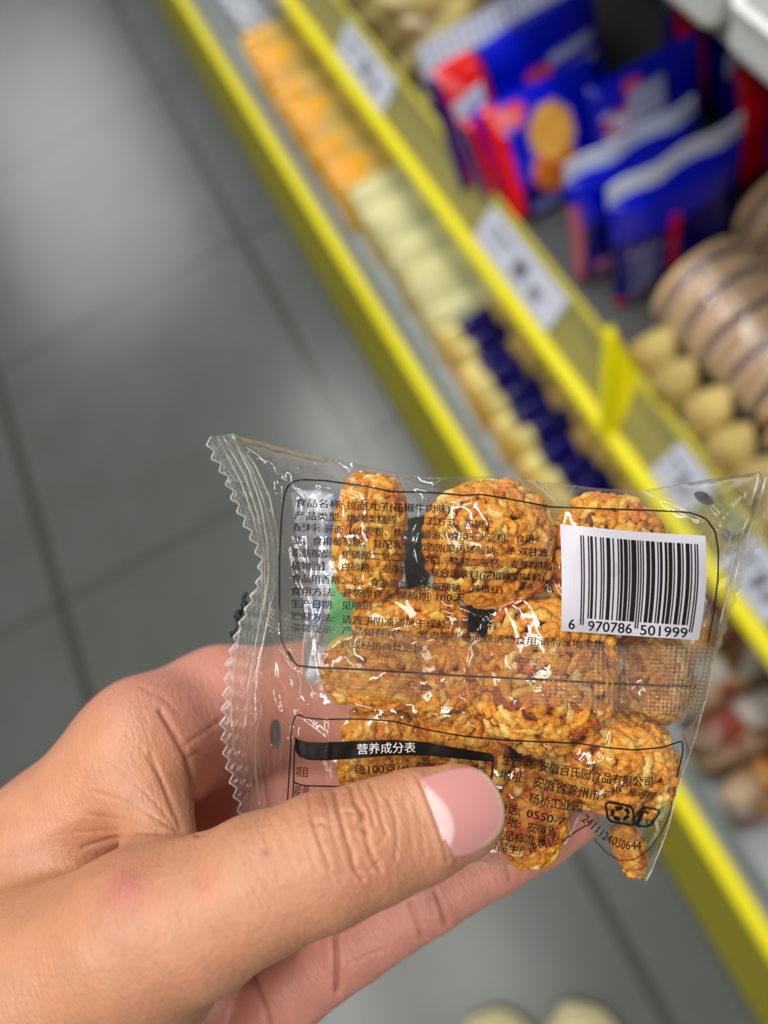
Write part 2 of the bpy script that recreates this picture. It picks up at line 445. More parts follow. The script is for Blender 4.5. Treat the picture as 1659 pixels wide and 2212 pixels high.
blue = [  # x centre, y base, width, height, thickness, lean, turn, kind, label
    (.428, .775, .250, .155, .060, .42, .05, 'red', 'blue pouch with a red left edge and white crimped top, farthest of the blue pouches'),
    (.405, .668, .150, .150, .040, .55, -.05, 'picture', 'blue pouch with an orange snack picture and a red left edge'),
    (.505, .612, .148, .165, .045, .34, .00, 'panel', 'blue pouch with a pale square character panel and red and white blocks'),
    (.430, .545, .166, .144, .040, .20, .00, 'plain', 'blue pouch with white crimped top in front of the square character pouch'),
    (.452, .492, .170, .143, .040, .20, .02, 'columns', 'blue pouch with a white crimped top nearest the wrapped cakes'),
    (.345, .735, .050, .120, .040, .30, .30, 'red', 'narrow blue and red pouch tucked at the left end of the blue pouches'),
    (.640, .560, .150, .155, .050, .25, .05, 'red', 'blue and red pouch in the shade behind, left under the white trays'),
    (.650, .690, .150, .155, .050, .25, -.05, 'red', 'dark blue and red pouch deepest on the second deck'),
    (.640, .450, .140, .150, .050, .25, -.1, 'red', 'blue and red pouch in the shade below the nearer white tray'),
]
for i, (x, y, w, h, t, lean, rz, kind, lab) in enumerate(blue):
    o = pack('blue_snack_pouch', lab, 'snack pouch', 'blue snack pouches on the second deck', w, h, t, blue_col(kind), m_seal if kind not in ('picture', 'panel') else None, .032 if i == 0 else .022, 40 + i, .003)
    place(o, x, y, .4360 , -lean, rz)
    o.location.z += .004
    if kind == 'panel':
        q = MB(); q.box(-.034, .010, -.0255, -.0235, .112, .150, .0005); q.build('character_panel', pmat('pale_panel', lin(178, 186, 236), .4), o)
        q = MB()
        for bx in ((-.030, .006, .1425, .145), (-.030, .006, .129, .1315), (-.030, .006, .116, .1185)): q.box(bx[0], bx[1], -.0262, -.0254, bx[2], bx[3])
        for bx in ((-.030, -.027), (-.0135, -.0105), (.003, .006)): q.box(bx[0], bx[1], -.0262, -.0254, .116, .145)
        q.build('character_print', pmat('white_ink', lin(236, 240, 250), .4), o)

# round filled cakes in clear wrapping on the second deck
m_cake = pmat('pale_cake_crust', lin(226, 190, 138), .7, .3, bump=.3, bscale=150, var=.12, sss=.1)
m_fill = pmat('brown_filling', lin(112, 72, 70), .6, .3, bump=.3, bscale=200, var=.2)
m_stick = pmat('barcode_sticker_paper', lin(214, 222, 232), .5)
def disc(r, y0, y1, bev, n=28):
    V, Fc = [], []
    prof = [(r - bev, y0), (r - bev * .3, y0 + bev * .35), (r, y0 + bev), (r, y1 - bev), (r - bev * .3, y1 - bev * .35), (r - bev, y1)]
    for rr, yy in prof:
        for k in range(n): V.append((rr * math.cos(2 * math.pi * k / n), yy, rr * math.sin(2 * math.pi * k / n)))
    for j in range(5):
        for k in range(n): Fc.append((j * n + k, (j + 1) * n + k, (j + 1) * n + (k + 1) % n, j * n + (k + 1) % n))
    Fc += [tuple(range(n)), tuple(range(6 * n - 1, 5 * n - 1, -1))]
    return V, Fc
RC = .060
def cake():
    root = empty('filled_cake')
    for a, c in ((-.0170, -.0060), (.0060, .0170)):
        V, Fc = disc(RC, a, c, .005); mesh_obj('crust', V, Fc, m_cake, root, True)
    V, Fc = disc(RC * .91, -.0065, .0065, .001); mesh_obj('filling', V, Fc, m_fill, root, True)
    return root
def cake_wrap(n, pitch):
    V, Fc = [], []; nn, mm = 26, n * 6
    L_ = n * pitch / 2 + .004
    for j in range(mm + 1):
        t = j / mm * 2 - 1
        for k in range(nn):
            q = 2 * math.pi * k / nn
            rr = (RC + .0035 + .0028 * math.sin(7 * q + 3 * t) * math.sin(9 * t + q)) * max(.02, 1 - abs(t) ** 14) ** .5
            V.append((rr * math.cos(q), t * L_, max(-RC - .001, rr * math.sin(q))))
    for j in range(mm):
        for k in range(nn): Fc.append((j * nn + k, j * nn + (k + 1) % nn, (j + 1) * nn + (k + 1) % nn, (j + 1) * nn + k))
    return V, Fc
cake0 = None
colname = ['in the aisle side column', 'in the middle column', 'in the back column']
for ci, (cx_, ys, tilt) in enumerate(((.440, (.345, .150, -.046), .06), (.568, (.385, .190, -.006), -.05), (.692, (.355, .160, -.036), .02))):
    for bi, yc in enumerate(ys):
        n, pitch = 5, .0365
        z = .4355 + RC + .0015
        w = mesh_obj('cake_wrapper', *cake_wrap(n, pitch), m_wrap, None, True)
        tag(w, 'clear wrapper of five cakes %s, %s from the blue pouches' % (colname[ci], ORD[bi]), 'wrapper', 'clear cake wrappers on the second deck')
        place(w, cx_, yc, z, 0, tilt)
        if (ci, bi) in ((0, 1), (1, 0), (1, 2)):
            V, Fc = [], []
            for j in range(2):
                for k in range(7):
                    q = math.radians(62 + k * 9); V.append(((RC + .0062) * math.cos(q), (-.03 + j * .045), (RC + .0062) * math.sin(q)))
            Fc = [(k, k + 1, 8 + k, 7 + k) for k in range(6)]
            s = mesh_obj('barcode_sticker', V, Fc, m_stick, w, True)
            s['label'] = 'white barcode sticker'
        for k in range(n):
            if cake0 is None: o = cake0 = cake()
            else: o = copy_tree(cake0)
            tag(o, '%s cake in the %s wrapper %s, counted from the blue pouches' % (ORD[k], ORD[bi], colname[ci]),
                'cake', 'round filled cakes on the second deck')
            a = (2 - k) * pitch
            place(o, cx_ - math.sin(tilt) * a, yc + math.cos(tilt) * a, z - .001, rng.uniform(-.10, .10), tilt + rng.uniform(-.07, .07), rng.uniform(0, 6))

# yellow end clip where two price rails meet
b = MB()
v = [(.270, .352, .408), (.288, .352, .412), (.292, .366, .500), (.282, .372, .505), (.272, .366, .500), (.330, .352, .455), (.322, .372, .512)]
b.add([(x, y - .006, z) for x, y, z in ((.269, .36, .412), (.290, .36, .415), (.331, .385, .452), (.318, .420, .505), (.306, .420, .507), (.276, .372, .45))] +
      [(x + .004, y + .008, z + .003) for x, y, z in ((.269, .36, .412), (.290, .36, .415), (.331, .385, .452), (.318, .420, .505), (.306, .420, .507), (.276, .372, .45))],
      [(0, 1, 2, 3, 4, 5), (11, 10, 9, 8, 7, 6)] + [(i, i + 6, (i + 1) % 6 + 6, (i + 1) % 6) for i in range(6)])
o = b.build('rail_clip', m_yel); tag(o, 'yellow plastic clip standing up where two upper price rails meet', 'clip')

# white trays on the third deck
def tray(y0, y1, x0, x1, z0, lab):
    root = empty('display_tray', ((x0 + x1) / 2, (y0 + y1) / 2, z0)); tag(root, lab, 'tray', 'white display trays on the third deck')
    hx, hy, H, t, r = (x1 - x0) / 2, (y1 - y0) / 2, .036, .005, .010
    def loop(ex, z, rr):
        P = []
        for sx, sy, a0 in ((1, 1, 0), (-1, 1, 90), (-1, -1, 180), (1, -1, 270)):
            for k in range(6):
                q = math.radians(a0 + 18 * k); P.append((sx * (hx - ex - rr) + rr * math.cos(q), sy * (hy - ex - rr) + rr * math.sin(q), z))
        return P
    rings = [loop(.010, 0, r), loop(.003, .0025, r), loop(.0008, .008, r), loop(0, H - .003, r), loop(-.0015, H - .002, r), loop(-.0015, H, r),
             loop(t, H, r * .7), loop(t + .001, .006, r * .6)]
    V = [p for q in rings for p in q]; n = 24; Fc = [tuple(range(n - 1, -1, -1)), tuple(range(7 * n, 8 * n))]
    for j in range(7):
        for k in range(n): Fc.append((j * n + k, j * n + (k + 1) % n, (j + 1) * n + (k + 1) % n, (j + 1) * n + k))
    o = mesh_obj('tray_shell', V, Fc, m_white, root, False)
    return root
tray(.397, .64, .352, .60, .8485, 'white plastic display tray on the third deck, farther of the two')
tray(.150, .383, .352, .60, .8485, 'white plastic display tray on the third deck, nearer one with a wrapped snack inside')
o = pack('tray_snack_pack', 'clear and orange wrapped snack lying in the nearer white tray', 'snack pack', None, .09, .13, .03,
         lambda u, v, s: lin(226, 150, 60) if .2 < u < .8 and .2 < v < .8 else lin(200, 202, 204), m_seal, .01, 77)
place(o, .46, .30, .869, -1.45, .3)

# the shopper's shoes on the floor
m_shoe = pmat('cream_shoe_leather', lin(196, 188, 142), .5, .4, bump=.1, bscale=400)
m_sole = pmat('shoe_rubber', lin(206, 198, 152), .6)
m_stitch = pmat('shoe_lining', lin(120, 116, 100), .8)
def shoe(x, y, rz, lab):
    root = empty('shoe', (x, y, 0), rz); tag(root, lab, 'shoe', 'the shopper\'s cream shoes')
    def prof(t):                                  # half width along the length, t = 0 toe .. 1 heel
        return .050 * (1 - (1 - min(1, t / .22)) ** 2.4) ** .5 * (1 - .22 * math.exp(-((t - .62) / .16) ** 2)) * (1 if t < .88 else max(.0, 1 - ((t - .88) / .12) ** 2) ** .5)
    def top(t): return .040 + .055 * min(1, max(0, (t - .12) / .4)) ** 1.2 if t > .02 else .034
    N_, K = 30, 16; V, Fc = [], []
    for i in range(N_ + 1):
        t = i / N_; w = max(.002, prof(t)); h = top(t)
        for k in range(K + 1):
            q = math.pi * k / K; V.append((w * math.cos(q) * (1 - .10 * math.sin(q)), -.285 * t, .022 + (h - .022) * math.sin(q) ** .7 * (1 if t > .05 else t / .05 * .6 + .4)))
    for i in range(N_):
        for k in range(K): Fc.append((i * (K + 1) + k, i * (K + 1) + k + 1, (i + 1) * (K + 1) + k + 1, (i + 1) * (K + 1) + k))
    mesh_obj('upper', V, Fc, m_shoe, root, True)
    V, Fc = [], []
    for z, e in ((0, .0), (.004, .004), (.020, .005), (.026, .002)):
        for i in range(N_ + 1): V.append((prof(i / N_) + e, -.285 * i / N_ + (e if i == 0 else 0), z))
        for i in range(N_, -1, -1): V.append((-prof(i / N_) - e, -.285 * i / N_ + (e if i == 0 else 0), z))
    n = 2 * N_ + 2
    for j in range(3):
        for k in range(n): Fc.append((j * n + k, j * n + (k + 1) % n, (j + 1) * n + (k + 1) % n, (j + 1) * n + k))
    Fc += [tuple(range(n - 1, -1, -1)), tuple(range(3 * n, 4 * n))]
    mesh_obj('sole', V, Fc, m_sole, root, True)
    V, Fc = [], []
    for i in range(13):
        q = math.pi * i / 12; V += [(.036 * math.cos(q), -.052 + .024 * math.sin(q) - .02, .049 + .010 * math.sin(q)), (.033 * math.cos(q), -.054 + .021 * math.sin(q) - .02, .053 + .010 * math.sin(q))]
    Fc = [(2 * i, 2 * i + 1, 2 * i + 3, 2 * i + 2) for i in range(12)]
    mesh_obj('toe_seam', V, Fc, m_stitch, root, True)
shoe(-.100, -.182, -.06, 'right cream shoe on the grey floor, closer to the shelf')
shoe(-.226, -.146, .35, 'left cream shoe on the grey floor, farther from the shelf')

# ------------------------------------------------------------------ the hand: one continuous surface grown from a distance field
def cmm(px, py, d): return np.array([(px - CX) * d / F_PX, (py - CY) * d / F_PX, d], np.float32)
HV = .62
HX0, HX1, HY0, HY1, HZ0, HZ1 = -106, 60, 24, 134, 116, 224
gx = np.arange(HX0, HX1, HV, dtype=np.float32); gy = np.arange(HY0, HY1, HV, dtype=np.float32); gz = np.arange(HZ0, HZ1, HV, dtype=np.float32)
GX, GY, GZ = np.meshgrid(gx, gy, gz, indexing='ij')

def capsule(a, b):
    pa, pb = cmm(*a[:3]), cmm(*b[:3]); ra, rb = a[3] * a[2] / F_PX, b[3] * b[2] / F_PX
    fa = a[4] if len(a) > 4 else 1.0; fb = b[4] if len(b) > 4 else 1.0      # thickness in depth relative to width
    ba = pb - pa; bb = float(ba @ ba)
    h = np.clip(((GX - pa[0]) * ba[0] + (GY - pa[1]) * ba[1] + (GZ - pa[2]) * ba[2]) / bb, 0, 1)
    dx = GX - pa[0] - h * ba[0]; dy = GY - pa[1] - h * ba[1]; dz = (GZ - pa[2] - h * ba[2]) / (fa + (fb - fa) * h)
    return np.sqrt(dx * dx + dy * dy + dz * dz) - (ra + (rb - ra) * h)
def smin(a, b, k):
    h = np.clip(.5 + .5 * (b - a) / k, 0, 1)
    return b + (a - b) * h - k * h * (1 - h)
def chain(pts, k):
    d = None
    for a, b in zip(pts[:-1], pts[1:]):
        c = capsule(a, b); d = c if d is None else smin(d, c, k)
    return d

thumb = chain([(985, 1757, 139.5, 106, .74), (895, 1787, 139, 119, .82), (805, 1820, 138, 126, .9), (700, 1858, 137, 139, .93), (560, 1912, 138, 145, 1),
               (430, 1978, 140, 160, 1), (300, 2018, 142, 168, 1)], 2.0)
thumb = smin(thumb, chain([(300, 2018, 142, 168), (60, 2150, 150, 215), (-260, 2330, 165, 260)], 3), 5)
thumb = smin(thumb, capsule((320, 2085, 148, 165), (90, 2340, 160, 230)), 6)
palm = chain([(-230, 2190, 184, 200), (120, 1842, 180, 168), (318, 1614, 175, 142)], 6)
palm = smin(palm, capsule((292, 1640, 172, 112), (368, 1850, 155, 62)), 6)
palm = smin(palm, capsule((0, 2150, 190, 260), (420, 1960, 206, 190)), 8)
palm = smin(palm, capsule((420, 1960, 206, 190), (560, 1790, 208, 120)), 5)
hand = smin(thumb, palm, 7)
index = chain([(318, 1612, 182, 146), (480, 1540, 195, 138), (660, 1522, 205, 128), (900, 1565, 203, 114), (1080, 1650, 194, 98)], 4)
index = smin(index, capsule((480, 1690, 211, 150), (820, 1735, 210, 120)), 5)
hand = smin(hand, index, 6.5)
middle = chain([(380, 2390, 197, 100), (640, 2116, 184, 90), (760, 2036, 179, 84), (925, 1932, 179, 79), (1060, 1856, 180, 74), (1165, 1797, 181, 73), (1228, 1760, 182, 66)], 1.2)
middle = smin(middle, capsule((300, 2300, 196, 150), (470, 2130, 190, 95)), 1.2)
hand = smin(hand, middle, 2.0)
del thumb, palm, index, middle
for ax in range(3):
    sl = [slice(None)] * 3
    for e in (0, -1): sl[ax] = e; hand[tuple(sl)] = np.maximum(hand[tuple(sl)], .3)

def surface_nets(vol, org, h):
    s = vol < 0
    n = np.array(vol.shape)
    c = np.zeros(n - 1, np.uint8)
    for i in (0, 1):
        for j in (0, 1):
            for k in (0, 1): c += s[i:n[0] - 1 + i, j:n[1] - 1 + j, k:n[2] - 1 + k]
    idx = np.argwhere((c > 0) & (c < 8))
    cv = {}
    for i in (0, 1):
        for j in (0, 1):
            for k in (0, 1): cv[i, j, k] = vol[idx[:, 0] + i, idx[:, 1] + j, idx[:, 2] + k]
    acc = np.zeros((len(idx), 3)); cnt = np.zeros(len(idx))
    for ax in range(3):
        for o in ((0, 0), (0, 1), (1, 0), (1, 1)):
            p = [0, 0, 0]; oth = [q for q in range(3) if q != ax]; p[oth[0]], p[oth[1]] = o
            q = list(p); q[ax] = 1
            v0, v1 = cv[tuple(p)], cv[tuple(q)]; m = (v0 < 0) != (v1 < 0)
            t = v0 / np.where(m, v0 - v1, 1)
            pos = np.tile(np.array(p, float), (len(idx), 1)); pos[:, ax] = t
            acc[m] += pos[m]; cnt[m] += 1
    V = (idx + acc / cnt[:, None]) * h + np.array(org)
    ids = np.full(n - 1, -1, np.int32); ids[idx[:, 0], idx[:, 1], idx[:, 2]] = np.arange(len(idx))
    Q = []
    for ax in range(3):
        a, b = [q for q in range(3) if q != ax]
        sl0 = [slice(1, n[q] - 1) for q in range(3)]; sl1 = list(sl0)
        sl0[ax] = slice(0, n[ax] - 1); sl1[ax] = slice(1, n[ax])
        e = np.argwhere(s[tuple(sl0)] != s[tuple(sl1)])
        e[:, a] += 1; e[:, b] += 1
        ins = s[e[:, 0], e[:, 1], e[:, 2]]
        def g(da, db):
            f = e.copy(); f[:, a] -= da; f[:, b] -= db; return ids[f[:, 0], f[:, 1], f[:, 2]]
        q = np.stack([g(1, 1), g(0, 1), g(0, 0), g(1, 0)], 1)
        flip = ins if ax != 1 else ~ins
        q[~flip] = q[~flip][:, ::-1]
        Q.append(q)
    return V, np.concatenate(Q)
HVt, HQ = surface_nets(hand, (HX0, HY0, HZ0), HV)
del hand, GX, GY, GZ

def np_mesh(name, V, F):
    me = bpy.data.meshes.new(name); F = np.asarray(F, np.int32); k = F.shape[1]
    me.vertices.add(len(V)); me.vertices.foreach_set('co', np.asarray(V, np.float32).ravel())
    me.loops.add(F.size); me.loops.foreach_set('vertex_index', F.ravel())
    me.polygons.add(len(F)); me.polygons.foreach_set('loop_start', np.arange(0, F.size, k, dtype=np.int32))
    me.polygons.foreach_set('loop_total', np.full(len(F), k, np.int32))
    me.polygons.foreach_set('use_smooth', np.ones(len(F), bool))
    me.update(calc_edges=True); me.validate()
    return me
def vnormals(V, F):
    n = np.zeros_like(V); a = np.cross(V[F[:, 2]] - V[F[:, 0]], V[F[:, 3]] - V[F[:, 1]])
    for k in range(4): np.add.at(n, F[:, k], a)
    return n / (np.linalg.norm(n, axis=1)[:, None] + 1e-9)
def relax(V, F, it, lam=.5):
    for _ in range(it):
        acc = np.zeros_like(V); c = np.zeros(len(V))
        for k in range(4):
            np.add.at(acc, F[:, k], V[F[:, (k + 1) % 4]] + V[F[:, (k + 3) % 4]]); np.add.at(c, F[:, k], 2)
        V = V + lam * (acc / c[:, None] - V)
    return V
HVt = relax(HVt, HQ, 3)
me0 = np_mesh('hand_coarse', HVt, HQ)
ho = bpy.data.objects.new('hand_coarse', me0); COL.objects.link(ho)
ss = ho.modifiers.new('s', 'SUBSURF'); ss.levels = 1; ss.render_levels = 1
dg = bpy.context.evaluated_depsgraph_get(); dg.update()
me1 = bpy.data.meshes.new_from_object(ho.evaluated_get(dg))
bpy.data.objects.remove(ho); bpy.data.meshes.remove(me0)
nv = len(me1.vertices); co = np.empty(nv * 3, np.float32); me1.vertices.foreach_get('co', co); co = co.reshape(-1, 3).astype(float)
nf = len(me1.polygons); HF = np.empty(nf * 4, np.int32); me1.loops.foreach_get('vertex_index', HF); HF = HF.reshape(-1, 4)
bpy.data.meshes.remove(me1)
nrm = vnormals(co, HF)
ctr = co.mean(0)
if np.mean(np.sum((co - ctr) * nrm, 1)) < 0: HF = HF[:, ::-1].copy(); nrm = -nrm

def polydist(P, poly):
    best = np.full(len(P), 1e9)
    for a, b in zip(poly[:-1], poly[1:]):
        a = np.array(a, float); b = np.array(b, float); ab = b - a
        t = np.clip(((P - a) @ ab) / (ab @ ab), 0, 1)
        best = np.minimum(best, np.linalg.norm(P - a - t[:, None] * ab, axis=1))
    return best
HP = np.stack([co[:, 0] / co[:, 2] * F_PX + CX, co[:, 1] / co[:, 2] * F_PX + CY], 1)
front = nrm[:, 2] < .15
c3 = lambda pts: [(440 + x / 2.5136, 1480 + y / 2.5136) for x, y in pts]
c5 = lambda pts: [(x / 1.8433, 1380 + y / 1.8433) for x, y in pts]
c6 = lambda pts: [(500 + x / 1.4314, 1600 + y / 1.4314) for x, y in pts]
CREASES = [  # points, half width px, depth mm, depth range
    (c3([(795, 555), (830, 650), (862, 700), (880, 800), (900, 900), (955, 995)]), 4.5, .42, 100, 150),
    (c3([(712, 590), (740, 700), (765, 800), (800, 900), (822, 1000), (860, 1045)]), 4.5, .38, 100, 150),
    (c3([(575, 610), (592, 740), (630, 850), (685, 990)]), 4, .26, 100, 150),
    (c3([(905, 540), (945, 640), (960, 720), (985, 800)]), 4, .22, 100, 150),
    (c3([(1005, 620), (1042, 720), (1052, 850), (1040, 940)]), 4, .18, 100, 150),
    (c3([(815, 640), (870, 700), (840, 770), (890, 800)]), 4, .24, 100, 150),
    (c3([(740, 700), (860, 690)]), 4, .16, 100, 150), (c3([(765, 800), (885, 860)]), 4, .16, 100, 150),
    (c3([(600, 760), (745, 720)]), 4, .12, 100, 150), (c3([(640, 860), (780, 830)]), 4, .12, 100, 150),
    (c3([(450, 700), (480, 820), (540, 960)]), 6, .14, 100, 150), (c3([(380, 760), (420, 880), (480, 1010)]), 6, .12, 100, 150),
    (c3([(520, 660), (545, 800), (600, 930)]), 5, .14, 100, 150), (c3([(1090, 600), (1120, 760), (1130, 900)]), 6, .10, 100, 150),
    (c3([(650, 600), (680, 700), (700, 820), (745, 930)]), 3.5, .16, 100, 150), (c3([(850, 560), (900, 660), (925, 760)]), 3.5, .18, 100, 150),
    (c3([(900, 900), (960, 860), (1000, 800)]), 3.5, .14, 100, 150), (c3([(820, 1000), (900, 1000), (960, 950)]), 3.5, .16, 100, 150), (c3([(590, 740), (700, 770), (765, 760)]), 3.5, .12, 100, 150),
    (c3([(330, 800), (365, 930), (420, 1060)]), 4, .10, 100, 150), (c3([(1150, 640), (1180, 780), (1200, 920)]), 4, .08, 100, 150), (c3([(480, 640), (510, 760), (570, 920), (620, 1020)]), 4, .10, 100, 150),
    (c5([(640, 290), (700, 390), (742, 470), (765, 560), (780, 680), (786, 775)]), 6, .55, 120, 185),
    (c5([(600, 460), (660, 600), (700, 690), (720, 775)]), 5, .30, 120, 185),
    (c5([(700, 775), (560, 770), (430, 800), (330, 830)]), 5, .30, 120, 185),
    (c5([(705, 765), (600, 700), (480, 640), (380, 610)]), 4, .16, 120, 185),
    (c5([(700, 755), (620, 650), (520, 560), (430, 500)]), 4, .14, 120, 185),
    (c5([(690, 700), (640, 560), (560, 430)]), 4, .14, 120, 185),
    (c5([(650, 770), (500, 720), (350, 700)]), 4, .12, 120, 185), (c5([(640, 775), (470, 760), (300, 770)]), 4, .12, 120, 185),
    (c5([(740, 420), (800, 380), (870, 330)]), 5, .2, 150, 200), (c5([(760, 470), (790, 450), (850, 480)]), 5, .16, 150, 200),
    (c5([(560, 190), (640, 230), (720, 300)]), 5, .12, 150, 200),
    (c6([(552, 500), (570, 548), (590, 605)]), 6, .35, 160, 200), (c6([(630, 468), (650, 520), (664, 565)]), 6, .40, 160, 200),
    (c6([(850, 385), (862, 430)]), 5, .25, 160, 200), (c6([(612, 480), (628, 540)]), 4, .15, 160, 200),
    (c6([(318, 560), (322, 660), (326, 775)]), 6, .8, 160, 215),
    (c6([(60, 700), (90, 790), (120, 880)]), 6, .6, 160, 215),
    (c6([(360, 690), (480, 640)]), 4, .12, 160, 215),
]
disp = np.zeros(nv)
for pts, w, dep, z0, z1 in CREASES:
    pts = np.array(pts); lo, hi = pts.min(0) - 6 * w, pts.max(0) + 6 * w
    sel = np.where(front & (co[:, 2] > z0) & (co[:, 2] < z1) & np.all((HP > lo) & (HP < hi), 1))[0]
    if not len(sel): continue
    d = polydist(HP[sel], pts) / w
    disp[sel] += -dep * np.exp(-d * d) + dep * .16 * np.exp(-((d - 2.6) / 1.5) ** 2)
# knuckle swelling, bite bump, cuticle
def bump_at(px, py, r, h, z1=160):
    q = ((HP[:, 0] - px) ** 2 + (HP[:, 1] - py) ** 2) / r ** 2
    return np.where((co[:, 2] < z1) & front, h * np.exp(-q), 0)
disp += bump_at(272, 1925, 34, .35) + bump_at(300, 1960, 90, .7) + bump_at(735, 1770, 46, .5) + bump_at(790, 1890, 60, .5) + bump_at(690, 1735, 30, .4)
CUT = c3([(1160, 505), (1205, 600), (1255, 720), (1305, 880), (1320, 950)])
dcut = polydist(HP, CUT)
disp += np.where(front & (co[:, 2] < 150) & (HP[:, 0] < 990), .35 * np.exp(-((dcut - 8) / 9) ** 2), 0)
co = co + nrm * disp[:, None]

# skin colour: tan on the back, pinker on the palm side, small marks
tan, pink, red = np.array(lin(194, 136, 103)), np.array(lin(210, 142, 123)), np.array(lin(180, 98, 80))
wp = np.clip((co[:, 2] - 158) / 16, 0, 1); wp = wp * wp * (3 - 2 * wp)
wp = np.where((HP[:, 0] < 330) & (co[:, 2] < 185), wp * np.clip((HP[:, 0] - 120) / 210, .25, 1), wp)
hc = tan * (1 - wp[:, None]) + pink * wp[:, None]
def spot(px, py, r, col, a, z1=160):
    global hc
    q = np.where((co[:, 2] < z1) & front, a * np.exp(-((HP[:, 0] - px) ** 2 + (HP[:, 1] - py) ** 2) / r ** 2), 0)[:, None]
    hc = hc * (1 - q) + np.array(col) * q
spot(275, 1925, 34, lin(206, 116, 116), .85); spot(275, 1925, 90, lin(184, 114, 88), .5)
spot(573, 1842, 9, lin(140, 84, 58), .7); spot(690, 1740, 36, lin(178, 106, 74), .55); spot(790, 1880, 70, lin(186, 118, 90), .45)
spot(440, 1905, 40, lin(190, 118, 96), .4); spot(955, 1890, 50, lin(190, 126, 104), .5); spot(1085, 1760, 60, lin(196, 142, 126), .4)
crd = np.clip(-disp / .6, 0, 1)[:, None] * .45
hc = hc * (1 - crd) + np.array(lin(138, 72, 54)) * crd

def skin_mat():
    m, nt, N, L, p, out = nodes_of('skin')
    p.inputs['Roughness'].default_value = .42; p.inputs['Specular IOR Level'].default_value = .5
    p.inputs['Subsurface Weight'].default_value = .22; p.inputs['Subsurface Radius'].default_value = (1, .35, .2); p.inputs['Subsurface Scale'].default_value = .0022
    a = N.new('ShaderNodeVertexColor'); a.layer_name = 'Col'
    tc = N.new('ShaderNodeTexCoord')
    n1 = N.new('ShaderNodeTexNoise'); n1.inputs['Scale'].default_value = 130; n1.inputs['Detail'].default_value = 6; n1.inputs['Roughness'].default_value = .65
    L.new(tc.outputs['Object'], n1.inputs['Vector'])
    mr = N.new('ShaderNodeMapRange'); mr.inputs[1].default_value = .3; mr.inputs[2].default_value = .7; mr.inputs[3].default_value = .90; mr.inputs[4].default_value = 1.08
    L.new(n1.outputs['Fac'], mr.inputs[0])
    mx = N.new('ShaderNodeMix'); mx.data_type = 'RGBA'; mx.blend_type = 'MULTIPLY'; mx.inputs[0].default_value = 1
    L.new(a.outputs['Color'], mx.inputs[6]); L.new(mr.outputs[0], mx.inputs[7]); L.new(mx.outputs[2], p.inputs['Base Color'])
    mp = N.new('ShaderNodeMapping'); mp.inputs['Scale'].default_value = (1, 1, 1); mp.inputs['Rotation'].default_value = (.4, .2, .5)
    L.new(tc.outputs['Object'], mp.inputs[0])
    v = N.new('ShaderNodeTexVoronoi'); v.feature = 'DISTANCE_TO_EDGE'; v.inputs['Scale'].default_value = 1100; L.new(mp.outputs[0], v.inputs['Vector'])
    n2 = N.new('ShaderNodeTexNoise'); n2.inputs['Scale'].default_value = 900; n2.inputs['Detail'].default_value = 4; L.new(tc.outputs['Object'], n2.inputs['Vector'])
    mp2 = N.new('ShaderNodeMapping'); mp2.inputs['Scale'].default_value = (1500, 300, 500); mp2.inputs['Rotation'].default_value = (.1, .5, .9); L.new(tc.outputs['Object'], mp2.inputs[0])
    n3 = N.new('ShaderNodeTexNoise'); n3.inputs['Scale'].default_value = 1; n3.inputs['Detail'].default_value = 3; L.new(mp2.outputs[0], n3.inputs['Vector'])
    pw = N.new('ShaderNodeMath'); pw.operation = 'MINIMUM'; pw.inputs[1].default_value = .22; L.new(v.outputs['Distance'], pw.inputs[0])
    ad = N.new('ShaderNodeMath'); ad.operation = 'MULTIPLY_ADD'; ad.inputs[1].default_value = .7; L.new(pw.outputs[0], ad.inputs[0]); L.new(n2.outputs['Fac'], ad.inputs[2])
    ad2 = N.new('ShaderNodeMath'); ad2.operation = 'MULTIPLY_ADD'; ad2.inputs[1].default_value = 1.5; L.new(n3.outputs['Fac'], ad2.inputs[0]); L.new(ad.outputs[0], ad2.inputs[2])
    b = N.new('ShaderNodeBump'); b.inputs['Strength'].default_value = .4; b.inputs['Distance'].default_value = .0004
    L.new(ad2.outputs[0], b.inputs['Height']); L.new(b.outputs[0], p.inputs['Normal'])
    return m
m_skin = skin_mat()
me = np_mesh('hand', cam_to_world(co), HF)
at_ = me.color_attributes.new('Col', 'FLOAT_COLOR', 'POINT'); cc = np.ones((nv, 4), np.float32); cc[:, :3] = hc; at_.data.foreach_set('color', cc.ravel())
me.materials.append(m_skin)
hand_o = bpy.data.objects.new('hand', me); COL.objects.link(hand_o)
tag(hand_o, 'person\'s left hand pinching the clear snack bag, thumb in front with fingers behind', 'hand')

# the thumb nail: a plate fitted to the thumb and laid just above it
NAIL = c3([(1166, 508), (1205, 600), (1255, 720), (1303, 870), (1322, 938), (1400, 935), (1500, 902), (1590, 835), (1638, 750), (1634, 650), (1598, 560), (1535, 478), (1470, 447), (1400, 446), (1300, 466), (1230, 488)])
def smooth_loop(P, it=2):
    P = [np.array(p, float) for p in P]
    for _ in range(it):
        Q = []
        for a, b in zip(P, P[1:] + P[:1]): Q += [a * .75 + b * .25, a * .25 + b * .75]
        P = Q
    return np.array(P)
nl = smooth_loop(NAIL); ncen = nl.mean(0)
bvh = BVHTree.FromPolygons([Vector(v) for v in co[np.unique(HF)]] if False else [tuple(v) for v in co], [tuple(f) for f in HF.tolist()])
def hand_depth(px, py):
    r = Vector(((px - CX) / F_PX, (py - CY) / F_PX, 1.0)); hit = bvh.ray_cast(Vector((0, 0, 0)), r.normalized())
    return hit[0].z if hit[0] else None
smp, dv = [], []
